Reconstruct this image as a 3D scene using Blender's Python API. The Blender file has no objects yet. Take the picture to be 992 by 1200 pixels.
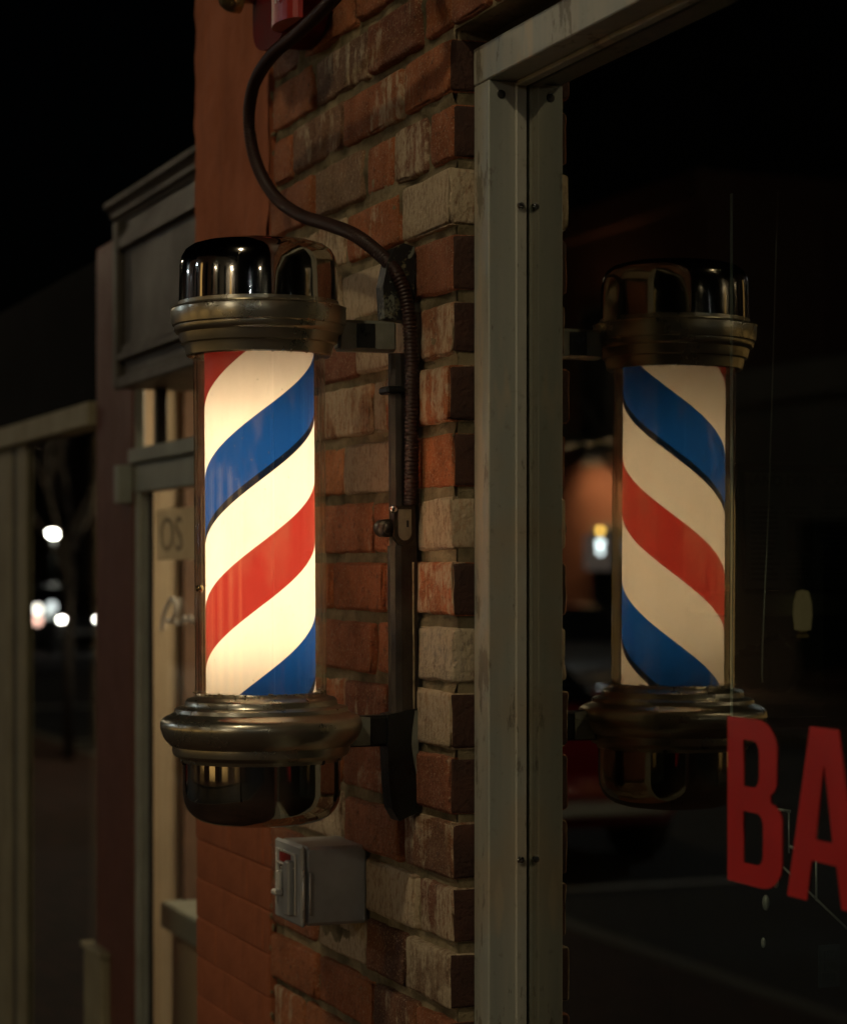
import bpy, math, random
from mathutils import Vector, Matrix, noise
random.seed(7)
S = bpy.context.scene
COL = S.collection
# ------------------------------------------------------------------ camera
EYE = 1.75                                   # eye height over the pavement
TH = math.atan(1026 / 2700.0)                # angle between the view axis and the shop wall
CAM = Vector((2.212, -0.870, EYE))
FWD = Vector((-math.cos(TH), math.sin(TH), 0)); RGT = Vector((math.sin(TH), math.cos(TH), 0)); UP = Vector((0, 0, 1))
cd = bpy.data.cameras.new('camera'); cam = bpy.data.objects.new('camera', cd); COL.objects.link(cam)
cd.sensor_fit = 'HORIZONTAL'; cd.sensor_width = 36; cd.lens = 36 * 2700 / 992.0
cd.shift_y = 65 / 992.0
cd.clip_start = 0.05; cd.clip_end = 600
cd.dof.use_dof = True; cd.dof.focus_distance = 2.40; cd.dof.aperture_fstop = 6.9
m = Matrix((RGT, UP, -FWD)).transposed().to_4x4(); m.translation = CAM
cam.matrix_world = m
S.camera = cam
# ------------------------------------------------------------------ sky (night) and moon
w = bpy.data.worlds.new('World'); S.world = w; w.use_nodes = True
nt = w.node_tree; bg = nt.nodes['Background']
sky = nt.nodes.new('ShaderNodeTexSky'); sky.sky_type = 'NISHITA'; sky.sun_disc = False
SUN_EL, SUN_ROT = math.radians(8), math.radians(150)
sky.sun_elevation = SUN_EL; sky.sun_rotation = SUN_ROT
nt.links.new(sky.outputs[0], bg.inputs[0]); bg.inputs[1].default_value = 0.0001
sd = bpy.data.lights.new('moon', 'SUN'); sd.energy = 0.004; sd.angle = math.radians(0.5); sd.color = (1, .93, .85)
so = bpy.data.objects.new('moon', sd); COL.objects.link(so)
so.rotation_euler = (math.radians(90) - SUN_EL, 0, math.radians(180) - SUN_ROT)
S.view_settings.view_transform = 'Standard'; S.view_settings.look = 'None'
S.view_settings.exposure = 0.0; S.view_settings.gamma = 1.0; S.view_settings.use_curve_mapping = False
cy = S.cycles
cy.use_denoising = True
try: cy.denoiser = 'OPENIMAGEDENOISE'
except Exception: pass
cy.max_bounces = 10; cy.diffuse_bounces = 4; cy.glossy_bounces = 6; cy.transmission_bounces = 8; cy.transparent_max_bounces = 20
cy.sample_clamp_indirect = 4.0; cy.caustics_reflective = False; cy.caustics_refractive = False
cy.use_light_tree = True
MAIN_LAMP = 370.0      # radiance of the street lamp above the shop
FAR_LAMP = 90.0
TUBE = 15.5              # fluorescent tube inside the barber pole
ROOM_NEXT = 55.0        # ceiling lamp of the next shop
# ------------------------------------------------------------------ picture helpers (photograph pixels -> places)
def ray(px, py): return FWD + RGT * ((px - 496) / 2700.0) + UP * ((665 - py) / 2700.0)
def PY(px, py, y):
    r = ray(px, py); return CAM + r * ((y - CAM.y) / r.y)
def PX(px, py, x):
    r = ray(px, py); return CAM + r * ((x - CAM.x) / r.x)
def PZ(px, py, Z): return CAM + ray(px, py) * Z
def seen_in(px, py, y, gy):
    """the place with depth y that shows at (px, py) in the window pane y = gy"""
    p = PY(px, py, 2 * gy - y); return Vector((p.x, y, p.z))
def mirrored(px, py, D, gy):
    """a place seen in the window pane y = gy, at path depth D"""
    p = PZ(px, py, D); return Vector((p.x, 2 * gy - p.y, p.z))
# ------------------------------------------------------------------ object helpers
def link(o, parent=None):
    COL.objects.link(o)
    if parent is not None: o.parent = parent
    return o
def tag(o, label=None, cat=None, group=None, kind=None):
    if label: o['label'] = label
    if cat: o['category'] = cat
    if group: o['group'] = group
    if kind: o['kind'] = kind
    return o
def thing(name, label, cat, loc=(0, 0, 0), group=None, rz=0):
    o = bpy.data.objects.new(name, None); o.empty_display_size = .05
    o.location = loc; o.rotation_euler = (0, 0, rz); link(o)
    return tag(o, label, cat, group)
class MB:
    def __init__(s): s.v = []; s.f = []; s.mi = []; s.sm = []
    def add(s, v, f, mi=0, smooth=False):
        b = len(s.v); s.v += [tuple(x) for x in v]
        for q in f: s.f.append(tuple(b + i for i in q)); s.mi.append(mi); s.sm.append(smooth)
    def box(s, x0, x1, y0, y1, z0, z1, c=0.0, mi=0, jit=0.0):
        if x0 > x1: x0, x1 = x1, x0
        if y0 > y1: y0, y1 = y1, y0
        if z0 > z1: z0, z1 = z1, z0
        lo = (x0, y0, z0); hi = (x1, y1, z1)
        if c <= 0:
            v = [(x, y, z) for x in (x0, x1) for y in (y0, y1) for z in (z0, z1)]
            f = [(0, 1, 3, 2), (4, 6, 7, 5), (0, 4, 5, 1), (2, 3, 7, 6), (0, 2, 6, 4), (1, 5, 7, 3)]
            s.add(v, f, mi); return
        c = min(c, (x1 - x0) * .45, (y1 - y0) * .45, (z1 - z0) * .45)
        v = []; idx = {}
        for i in range(8):
            sg = ((i >> 2) & 1, (i >> 1) & 1, i & 1)
            j = [random.uniform(-jit, jit) for _ in range(3)]
            for a in range(3):        # vertex lying on the face with normal axis a
                p = []
                for b in range(3):
                    base = hi[b] if sg[b] else lo[b]
                    if b != a: base += -c if sg[b] else c
                    p.append(base + j[b])
                idx[(sg, a)] = len(v); v.append(tuple(p))
        f = []
        def quad(pts):
            f.append(pts)
        for a in range(3):
            b, d = [(1, 2), (2, 0), (0, 1)][a]
            for sa in (0, 1):
                q = []
                for sb, sd_ in ((0, 0), (1, 0), (1, 1), (0, 1)):
                    sg = [0, 0, 0]; sg[a] = sa; sg[b] = sb; sg[d] = sd_
                    q.append(idx[(tuple(sg), a)])
                if not sa: q.reverse()
                quad(tuple(q))
        for a in range(3):            # edges along axis a join faces b and d
            b, d = [(1, 2), (2, 0), (0, 1)][a]
            for sb in (0, 1):
                for sd_ in (0, 1):
                    s0 = [0, 0, 0]; s0[b] = sb; s0[d] = sd_; s1 = list(s0); s1[a] = 1
                    s0 = tuple(s0); s1 = tuple(s1)
                    q = [idx[(s0, b)], idx[(s1, b)], idx[(s1, d)], idx[(s0, d)]]
                    if sb == sd_: q.reverse()
                    quad(tuple(q))
        for i in range(8):
            sg = ((i >> 2) & 1, (i >> 1) & 1, i & 1)
            q = [idx[(sg, 0)], idx[(sg, 1)], idx[(sg, 2)]]
            if (sg[0] + sg[1] + sg[2]) % 2 == 0: q.reverse()
            quad(tuple(q))
        s.add(v, f, mi)
    def rough_block(s, x0, x1, y0, y1, z0, z1, rd=.0045, amp=.0012, seed=0.0, end_mi=0):
        """front, top, bottom and both ends of a worn block: rounded, chipped and uneven"""
        def ticks(a, b, inner):
            L = b - a; rr = min(rd, L * .3)
            return [a, a + rr * .35, a + rr] + [a + rr + (L - 2 * rr) * (i + 1) / (inner + 1) for i in range(inner)] + [b - rr, b - rr * .35, b]
        X = ticks(x0, x1, max(1, int((x1 - x0) / .03))); Z = ticks(z0, z1, 2); Y = [y0, y0 + rd * .35, y0 + rd, (y0 + y1) / 2, y1]
        lo = Vector((x0, y0, z0)); hi = Vector((x1, y1, z1)); c = (lo + hi) / 2; hf = (hi - lo) / 2
        idx = {}; v = []
        def vert(i, j, k):
            key = (i, j, k)
            if key in idx: return idx[key]
            p = Vector((X[i], Y[j], Z[k])); rr = min(rd, hf.x * .6, hf.z * .6)
            q = Vector((max(x0 + rr, min(x1 - rr, p.x)), max(y0 + rr, min(1e9, p.y)), max(z0 + rr, min(z1 - rr, p.z))))
            d = p - q
            if d.length > 1e-9: p = q + d.normalized() * rr
            w = Vector((p.x * 48 + seed * 7.3, p.y * 48 + seed, p.z * 48 - seed * 3.1))
            n_ = Vector((noise.noise(w), noise.noise(w + Vector((31, 7, 3))), noise.noise(w + Vector((5, 17, 41)))))
            p += n_ * amp
            ch = noise.noise(w * .8 + Vector((9, 9, 9)))           # a chip here and there along the arrises
            if d.length > rr * 1.2 and ch > .10: p += (c - p).normalized() * min(.007, (ch - .10) * .026)
            idx[key] = len(v); v.append(tuple(p)); return idx[key]
        f = []; mi = []
        nx_, ny_, nz_ = len(X) - 1, len(Y) - 1, len(Z) - 1
        for i in range(nx_):
            for k in range(nz_): f.append((vert(i, 0, k), vert(i + 1, 0, k), vert(i + 1, 0, k + 1), vert(i, 0, k + 1))); mi.append(0)
            for j in range(ny_):
                f.append((vert(i, j, nz_), vert(i + 1, j, nz_), vert(i + 1, j + 1, nz_), vert(i, j + 1, nz_))); mi.append(0)
                f.append((vert(i, j, 0), vert(i, j + 1, 0), vert(i + 1, j + 1, 0), vert(i + 1, j, 0))); mi.append(0)
        for j in range(ny_):
            for k in range(nz_):
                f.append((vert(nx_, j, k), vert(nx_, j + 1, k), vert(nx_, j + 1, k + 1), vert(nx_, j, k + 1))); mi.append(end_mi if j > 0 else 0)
                f.append((vert(0, j, k), vert(0, j, k + 1), vert(0, j + 1, k + 1), vert(0, j + 1, k))); mi.append(0)
        b = len(s.v); s.v += v
        for q, m_ in zip(f, mi): s.f.append(tuple(b + i for i in q)); s.mi.append(m_); s.sm.append(True)
    def lathe(s, prof, n=64, o=(0, 0, 0), mi=0, smooth=True, cap=False):
        """prof: list of (r, z) from the bottom up (outside surface)"""
        v = []; f = []; p2 = [prof[0]]; brk = set()
        for i in range(1, len(prof)):
            p2.append(prof[i])
            if 0 < i < len(prof) - 1:
                a = Vector((prof[i][0] - prof[i - 1][0], prof[i][1] - prof[i - 1][1])); b = Vector((prof[i + 1][0] - prof[i][0], prof[i + 1][1] - prof[i][1]))
                if a.length > 0 and b.length > 0 and a.angle(b) > .62: brk.add(len(p2) - 1); p2.append(prof[i])
        prof = p2
        for r, z in prof:
            for k in range(n):
                a = 2 * math.pi * k / n
                v.append((o[0] + r * math.cos(a), o[1] + r * math.sin(a), o[2] + z))
        for i in range(len(prof) - 1):
            if i in brk: continue
            for k in range(n):
                k2 = (k + 1) % n
                f.append((i * n + k, i * n + k2, (i + 1) * n + k2, (i + 1) * n + k))
        if cap:
            f.append(tuple(reversed(range(n)))); f.append(tuple((len(prof) - 1) * n + k for k in range(n)))
        s.add(v, f, mi, smooth)
    def tube(s, pts, rad, n=10, mi=0, smooth=True, caps=True):
        pts = [Vector(p) for p in pts]; v = []; f = []; prev = None
        for i, p in enumerate(pts):
            t = (pts[min(i + 1, len(pts) - 1)] - pts[max(i - 1, 0)]).normalized()
            if prev is None:
                a = Vector((0, 0, 1)) if abs(t.z) < .9 else Vector((1, 0, 0))
                u = t.cross(a).normalized()
            else: u = (prev - t * prev.dot(t)).normalized()
            prev = u; b = t.cross(u)
            r = rad(i) if callable(rad) else rad
            for k in range(n):
                a = 2 * math.pi * k / n
                v.append(p + u * (r * math.cos(a)) + b * (r * math.sin(a)))
        for i in range(len(pts) - 1):
            for k in range(n):
                k2 = (k + 1) % n
                f.append((i * n + k, i * n + k2, (i + 1) * n + k2, (i + 1) * n + k))
        if caps: f.append(tuple(reversed(range(n)))); f.append(tuple((len(pts) - 1) * n + k for k in range(n)))
        s.add(v, f, mi, smooth)
    def prism(s, poly, z0, z1, axis='y', mi=0):
        """poly of (a, b); extruded along axis. axis 'y': (x, z) outline; 'x': (y, z) outline; 'z': (x, y)"""
        n = len(poly); v = []
        for h in (z0, z1):
            for a, b in poly:
                v.append({'y': (a, h, b), 'x': (h, a, b), 'z': (a, b, h)}[axis])
        f = [tuple(range(n)), tuple(n + k for k in reversed(range(n)))]
        for k in range(n):
            k2 = (k + 1) % n; f.append((k, n + k, n + k2, k2))
        s.add(v, f, mi)
    def obj(s, name, mats, parent=None, loc=None, rot=None, fix=True):
        me = bpy.data.meshes.new(name); me.from_pydata(s.v, [], s.f)
        if not isinstance(mats, (list, tuple)): mats = [mats]
        for m_ in mats: me.materials.append(m_)
        me.polygons.foreach_set('material_index', s.mi); me.polygons.foreach_set('use_smooth', s.sm)
        me.update()
        if fix:
            import bmesh
            bm = bmesh.new(); bm.from_mesh(me); bmesh.ops.recalc_face_normals(bm, faces=bm.faces); bm.to_mesh(me); bm.free()
        o = bpy.data.objects.new(name, me)
        if loc is not None: o.location = loc
        if rot is not None: o.rotation_euler = rot
        return link(o, parent)
def sphere(mb, c, r, n=16, mi=0, sc=(1, 1, 1), lo=-90, hi=90):
    k = max(4, n // 2); v = []; f = []
    for i in range(k + 1):
        a = math.radians(lo + (hi - lo) * i / k)
        for j in range(n):
            b = 2 * math.pi * j / n
            v.append((c[0] + r * sc[0] * math.cos(a) * math.cos(b), c[1] + r * sc[1] * math.cos(a) * math.sin(b), c[2] + r * sc[2] * math.sin(a)))
    for i in range(k):
        for j in range(n):
            j2 = (j + 1) % n; f.append((i * n + j, i * n + j2, (i + 1) * n + j2, (i + 1) * n + j))
    mb.add(v, f, mi, True)
def text(body, name, size, mat, mw, parent=None, ext=.0004, space=1.0, align='LEFT'):
    c = bpy.data.curves.new(name, 'FONT'); c.body = body; c.size = size; c.extrude = ext; c.space_character = space
    c.align_x = align; c.resolution_u = 3
    c.materials.append(mat)
    tmp = bpy.data.objects.new('tmp', c); COL.objects.link(tmp)
    me = bpy.data.meshes.new_from_object(tmp.evaluated_get(bpy.context.evaluated_depsgraph_get())); bpy.data.objects.remove(tmp)
    o = bpy.data.objects.new(name, me); link(o, parent); o.matrix_local = mw
    return o
def frame_m(X, Y, loc):
    X = Vector(X); Y = Vector(Y); Z = X.cross(Y)
    q = Matrix((X, Y, Z)).transposed().to_4x4(); q.translation = Vector(loc); return q
# ------------------------------------------------------------------ material helpers
class NT:
    def __init__(s, name):
        s.m = bpy.data.materials.new(name); s.m.use_nodes = True; s.t = s.m.node_tree; s.t.nodes.clear()
        s.out = s.t.nodes.new('ShaderNodeOutputMaterial')
    def n(s, typ, **k):
        nd = s.t.nodes.new('ShaderNode' + typ)
        for a, b in k.items():
            if a.startswith('i_'):
                key = a[2:]; key = int(key) if key.isdigit() else key
                nd.inputs[key].default_value = b
            else: setattr(nd, a, b)
        return nd
    def l(s, a, b): s.t.links.new(a, b)
    def math(s, op, a, b=None, c=None, clamp=False):
        nd = s.n('Math', operation=op, use_clamp=clamp)
        for i, x in enumerate((a, b, c)):
            if x is None: continue
            if isinstance(x, (int, float)): nd.inputs[i].default_value = x
            else: s.l(x, nd.inputs[i])
        return nd.outputs[0]
    def mix(s, f, a, b):
        nd = s.n('MixRGB')
        for i, x in enumerate((f, a, b)):
            if isinstance(x, (int, float)): nd.inputs[i].default_value = x
            elif isinstance(x, tuple): nd.inputs[i].default_value = (*x, 1) if len(x) == 3 else x
            else: s.l(x, nd.inputs[i])
        return nd.outputs[0]
    def noise(s, vec, scale, detail=4, rough=.55, dist=0):
        nd = s.n('TexNoise'); nd.inputs['Scale'].default_value = scale; nd.inputs['Detail'].default_value = detail
        nd.inputs['Roughness'].default_value = rough; nd.inputs['Distortion'].default_value = dist
        if vec is not None: s.l(vec, nd.inputs['Vector'])
        return nd.outputs['Fac']
    def ramp(s, f, lo, hi, a=0.0, b=1.0):
        nd = s.n('MapRange', clamp=True); nd.inputs[1].default_value = lo; nd.inputs[2].default_value = hi
        nd.inputs[3].default_value = a; nd.inputs[4].default_value = b; s.l(f, nd.inputs[0]); return nd.outputs[0]
    def coord(s, which='Object', sc=(1, 1, 1), rnd=False):
        tc = s.n('TexCoord'); mp = s.n('Mapping'); mp.inputs['Scale'].default_value = sc
        s.l(tc.outputs[which], mp.inputs[0])
        if rnd:
            oi = s.n('ObjectInfo'); r = s.math('MULTIPLY', oi.outputs['Random'], 37.0)
            cb = s.n('CombineXYZ')
            for i in range(3): s.l(r, cb.inputs[i])
            s.l(cb.outputs[0], mp.inputs['Location'])
        return mp.outputs[0]
    def bump(s, h, strength=.4, dist=.002):
        b = s.n('Bump'); b.inputs['Strength'].default_value = strength; b.inputs['Distance'].default_value = dist
        s.l(h, b.inputs['Height']); return b.outputs[0]
    def pbr(s, col, rough=.6, metal=0.0, normal=None, spec=None, coat=None):
        b = s.n('BsdfPrincipled')
        for key, x in (('Base Color', col), ('Roughness', rough), ('Metallic', metal)):
            if isinstance(x, tuple): b.inputs[key].default_value = (*x, 1)
            elif isinstance(x, (int, float)): b.inputs[key].default_value = x
            else: s.l(x, b.inputs[key])
        if normal is not None: s.l(normal, b.inputs['Normal'])
        if spec is not None: b.inputs['Specular IOR Level'].default_value = spec
        if coat is not None: b.inputs['Coat Weight'].default_value = coat
        s.l(b.outputs[0], s.out.inputs[0]); return b
def simple(name, col, rough=.5, metal=0.0, var=.25, scale=18, bump=.15, dist=.001, spec=None):
    """a material with uneven tone and fine relief"""
    t = NT(name); c = t.coord(rnd=True)
    n1 = t.noise(c, scale, 6, .6); n2 = t.noise(c, scale * 9, 4, .6)
    k = t.ramp(n1, .3, .7, 1 - var, 1 + var)
    mx = t.n('VectorMath', operation='SCALE'); mx.inputs[0].default_value = col; t.l(k, mx.inputs['Scale'])
    r = t.ramp(n1, .3, .7, max(rough - .1, .02), min(rough + .1, 1))
    t.pbr(mx.outputs[0], r, metal, t.bump(n2, bump, dist), spec); return t.m
def emit(name, col, st):
    t = NT(name); e = t.n('Emission'); e.inputs[0].default_value = (*col, 1); e.inputs[1].default_value = st
    t.l(e.outputs[0], t.out.inputs[0]); return t.m
def glass_mat(name, gain=3.0, tint=(.86, .9, .87), dirt=.0, base=0.0, rough=0.0, sheen=(.95, .97, .95)):
    """thin sheet glass: Fresnel reflection over a see-through, lightly tinted pane"""
    t = NT(name); geo = t.n('NewGeometry'); dp = t.n('VectorMath', operation='DOT_PRODUCT')
    t.l(geo.outputs['Normal'], dp.inputs[0]); t.l(geo.outputs['Incoming'], dp.inputs[1])
    g = t.math('SUBTRACT', 1.0, t.math('ABSOLUTE', dp.outputs['Value']))
    fr = t.math('MULTIPLY_ADD', t.math('POWER', g, 5.0), .96, .04)
    f = t.math('MULTIPLY_ADD', fr, gain, base, clamp=True)
    f = t.math('MINIMUM', f, .92)
    tr = t.n('BsdfTransparent'); tr.inputs[0].default_value = (*tint, 1)
    gl = t.n('BsdfGlossy'); gl.inputs['Roughness'].default_value = rough; gl.inputs[0].default_value = (*sheen, 1)
    mx = t.n('MixShader'); t.l(f, mx.inputs[0]); t.l(tr.outputs[0], mx.inputs[1]); t.l(gl.outputs[0], mx.inputs[2])
    o = mx.outputs[0]
    if dirt > 0:
        df = t.n('BsdfDiffuse'); df.inputs[0].default_value = (.6, .55, .45, 1)
        nz = t.noise(t.coord(sc=(1, 1, .15)), 14, 6, .65)
        m2 = t.n('MixShader'); t.l(t.ramp(nz, .45, .8, dirt * .3, dirt), m2.inputs[0]); t.l(o, m2.inputs[1]); t.l(df.outputs[0], m2.inputs[2]); o = m2.outputs[0]
    t.l(o, t.out.inputs[0]); return t.m
# ------------------------------------------------------------------ materials
def brick_mat():
    t = NT('fired_brick'); oi = t.n('ObjectInfo')
    c = t.coord(rnd=True)
    n1 = t.noise(c, 22, 6, .6); n2 = t.noise(c, 140, 5, .65); n3 = t.noise(t.coord(sc=(1, 1, .11), rnd=True), 60, 5, .6)
    n4 = t.noise(c, 9, 3, .5)
    base = t.mix(t.ramp(n1, .32, .68, 0, .55), oi.outputs['Color'], (.10, .04, .022))
    base = t.mix(t.ramp(n4, .5, .75, 0, .5), base, (.50, .18, .06))
    base = t.mix(t.ramp(n2, .55, .68, 0, .65), base, (.05, .028, .02))
    fl = t.noise(c, 420, 3, .7); base = t.mix(t.ramp(fl, .57, .64, 0, .65), base, (.60, .46, .30))
    # lime wash and salt streaks running down the face; Alpha says how much this brick has kept
    thr = t.math('SUBTRACT', 1.0, oi.outputs['Alpha'])
    n5 = t.noise(c, 38, 6, .65, .3); s1 = t.math('MULTIPLY_ADD', n3, .34, t.math('MULTIPLY_ADD', n5, .34, t.math('MULTIPLY', n4, .42)))
    d = t.math('SUBTRACT', s1, t.math('MULTIPLY_ADD', thr, .58, .22))
    wv = t.ramp(d, 0, .06)
    pit = t.ramp(t.noise(t.coord(sc=(1, 1, .5), rnd=True), 170, 4, .75), .36, .52, .12, 1)
    wv = t.math('MULTIPLY', wv, pit)
    base = t.mix(t.math('MULTIPLY', wv, .8), base, (.64, .54, .37))
    h = t.math('ADD', t.math('MULTIPLY', n2, .7), t.math('MULTIPLY', n1, .9))
    h = t.math('ADD', h, t.math('MULTIPLY', n3, .7))
    t.pbr(base, t.ramp(n1, .3, .7, .62, .9), 0, t.bump(h, 1.0, .0055), .35); return t.m
def mortar_mat():
    t = NT('lime_mortar'); c = t.coord()
    n1 = t.noise(c, 16, 6, .6); n2 = t.noise(c, 160, 5, .7)
    base = t.mix(t.ramp(n1, .35, .65), (.12, .10, .055), (.40, .33, .20))
    base = t.mix(t.ramp(n2, .55, .7, 0, .7), base, (.12, .10, .06))
    base = t.mix(t.ramp(t.noise(c, 5, 3, .5), .55, .7, 0, .6), base, (.10, .085, .06))
    t.pbr(base, .9, 0, t.bump(n2, .9, .004), .2); return t.m
def paint_mat(name, col, dirt=(.08, .05, .03), rough=.55, scale=7, amt=.35, bump=.3, spec=.35):
    t = NT(name); c = t.coord(rnd=False)
    n1 = t.noise(c, scale, 6, .6); n2 = t.noise(c, 120, 5, .65); n3 = t.noise(t.coord(sc=(1, 1, .12)), 26, 5, .6)
    b = t.mix(t.ramp(n1, .4, .75, 0, amt), col, dirt)
    b = t.mix(t.ramp(n3, .52, .75, 0, amt * .6), b, dirt)
    t.pbr(b, t.ramp(n1, .3, .7, rough - .08, rough + .12), 0, t.bump(t.math('ADD', n2, t.math('MULTIPLY', n1, 1.5)), bump, .002), spec); return t.m
def frame_mat():
    t = NT('worn_painted_aluminium'); c = t.coord()
    st = t.noise(t.coord(sc=(1, 1, .05)), 40, 5, .6); n1 = t.noise(c, 6, 4, .6); n2 = t.noise(c, 90, 5, .6)
    b = t.mix(t.ramp(st, .35, .65), (.37, .40, .36), (.49, .49, .42))
    b = t.mix(t.ramp(n1, .52, .7, 0, .6), b, (.48, .38, .25))
    b = t.mix(t.ramp(n2, .6, .75, 0, .5), b, (.20, .18, .13))
    b = t.mix(t.ramp(t.noise(t.coord(sc=(1, 1, .2)), 9, 4, .6), .54, .57, 0, .6), b, (.60, .52, .38))
    b = t.mix(t.ramp(t.noise(t.coord(sc=(1, 1, .3)), 30, 6, .7), .58, .62, 0, .7), b, (.14, .12, .085))
    t.pbr(b, t.ramp(st, .3, .7, .42, .62), .15, t.bump(n2, .2, .001), .4); return t.m
M = {}
M['brick'] = brick_mat(); M['brick_end'] = simple('shaded_brick_end', (.060, .026, .017), .85, 0, .5, 20, .8, .004); M['mortar'] = mortar_mat(); M['frame'] = frame_mat()  # dark ends of the corner bricks: shade on the reveal put into the colour
M['matt_black'] = simple('matt_black_boards', (.004, .004, .004), .95, 0, .4, 6, .3, .002, .05)  # near-black matt boards above the far shop window
M['orange'] = paint_mat('orange_masonry_paint', (.42, .140, .066), (.15, .06, .035), rough=.8, amt=.6, bump=.8, spec=.12)
M['redpaint'] = paint_mat('dark_red_masonry_paint', (.11, .034, .018), (.06, .02, .014), amt=.4)
M['caulk'] = simple('dark_caulk', (.03, .026, .02), .8)
def stripe_mat():
    """printed sleeve of the pole: three colours wound round it, light comes through from the tube inside"""
    t = NT('printed_stripe_sleeve'); tc = t.n('TexCoord'); sp = t.n('SeparateXYZ'); t.l(tc.outputs['Object'], sp.inputs[0])
    ang = t.math('ARCTAN2', sp.outputs[1], sp.outputs[0])
    LEAD = .2715
    ph = t.math('DIVIDE', t.math('SUBTRACT', sp.outputs[2], t.math('MULTIPLY', ang, LEAD / (2 * math.pi))), LEAD)
    nz = t.noise(t.coord(), 40, 3); ph = t.math('ADD', ph, t.math('MULTIPLY', nz, .0012))
    f = t.math('FRACT', t.math('ADD', ph, PHASE))
    def band(a, b):
        u = t.ramp(f, a - .0018, a + .0018); v = t.ramp(f, b - .0018, b + .0018, 1, 0); return t.math('MULTIPLY', u, v)
    cream = (.93, .73, .49); red = (.30, .024, .014); blue = (.0048, .043, .15); navy = (.002, .005, .012)
    bl = band(.030, .262); nv = band(.004, .036); rd = band(.530, .768)
    col = t.mix(bl, cream, blue); col = t.mix(nv, col, navy); col = t.mix(rd, col, red)
    sm = t.noise(t.coord(sc=(1, 1, .4)), 30, 5, .6)
    spk = t.noise(t.coord(), 320, 2, .5)
    col = t.mix(t.ramp(sm, .5, .75, 0, .12), col, (.45, .28, .12))
    col = t.mix(t.ramp(spk, .70, .76, 0, .4), col, (.25, .15, .06))
    tl = t.n('BsdfTranslucent'); t.l(col, tl.inputs[0])
    pb = t.n('BsdfPrincipled'); t.l(col, pb.inputs['Base Color']); pb.inputs['Roughness'].default_value = .3
    mx = t.n('MixShader'); mx.inputs[0].default_value = .35
    t.l(tl.outputs[0], mx.inputs[1]); t.l(pb.outputs[0], mx.inputs[2])
    t.l(mx.outputs[0], t.out.inputs[0]); return t.m
PHASE = 0.630
M['stripe'] = stripe_mat()
M['tube_light'] = emit('fluorescent_tube', (1.0, .93, .80), TUBE)
M['tube_glass'] = glass_mat('clear_pole_cylinder', 1.3, (.99, .98, .96), dirt=.07)
M['pane'] = glass_mat('shop_window_glass', 3.9, (.60, .68, .65), dirt=.002, sheen=(1, .98, .86))
M['pane_back'] = glass_mat('shop_window_glass_back', .35, (1, 1, 1))
M['chrome'] = simple('polished_chrome', (.46, .44, .39), .03, 1.0, .06, 12, .02, .0002)
def bronze():
    t = NT('aged_nickel_plate'); c = t.coord()
    n1 = t.noise(c, 14, 6, .65); n2 = t.noise(c, 130, 5, .65); rg = t.noise(t.coord(sc=(.3, .3, 7)), 60, 3, .5)
    b = t.mix(t.ramp(n1, .35, .7), (.56, .55, .46), (.44, .41, .32))
    b = t.mix(t.ramp(n2, .70, .8, 0, .35), b, (.12, .09, .06))
    t.pbr(b, t.ramp(n1, .3, .7, .25, .31), .92, t.bump(t.math('ADD', n2, rg), .015, .0004), .5); return t.m
M['bronze'] = bronze()
M['iron'] = simple('dark_oiled_iron', (.055, .045, .035), .38, .65, .5, 22, .35, .0015)
M['blackiron'] = simple('black_enamelled_iron', (.012, .014, .012), .35, .2, .4, 25, .35, .0015)
def flaked():
    t = NT('flaking_green_grey_paint'); c = t.coord()
    n = t.noise(c, 45, 6, .7, .4); f = t.ramp(n, .57, .60)
    b = t.mix(f, (.012, .013, .012), (.21, .23, .18))
    b = t.mix(t.ramp(t.noise(c, 120, 4, .6), .58, .68, 0, .6), b, (.30, .28, .16))
    t.pbr(b, .5, .1, t.bump(t.math('ADD', f, t.noise(c, 150, 3)), .6, .0015)); return t.m
M['flaked'] = flaked()
M['greypaint'] = simple('grey_green_metal_paint', (.24, .26, .22), .45, .2, .3, 30, .2)
M['conduit'] = simple('red_brown_cable_jacket', (.030, .013, .010), .5, .0, .35, 30, .2, .001, .4)
M['galv'] = simple('galvanised_steel', (.50, .535, .54), .42, .25, .15, 24, .15)
M['baremetal'] = simple('bare_metal_glint', (.85, .86, .82), .3, .3, .1, 24, .1)
M['steelbright'] = simple('bright_steel', (.75, .77, .80), .16, 1.0, .1, 20, .1)
M['red_plastic'] = simple('red_alarm_plastic', (.36, .02, .015), .35, 0, .2, 20, .1)
M['red_dark'] = simple('dark_red_alarm_housing', (.12, .010, .012), .75, 0, .3, 20, .1, .001, .12)
M['white_print'] = simple('white_print', (.75, .72, .66), .6, 0, .1, 30, .05)
M['vinyl'] = simple('red_window_vinyl', (.50, .012, .012), .45, 0, .12, 25, .08)
M['brass'] = simple('tarnished_brass', (.42, .34, .16), .25, .9, .25, 25, .2)
M['rubber'] = simple('black_rubber', (.012, .012, .012), .6)

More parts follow.
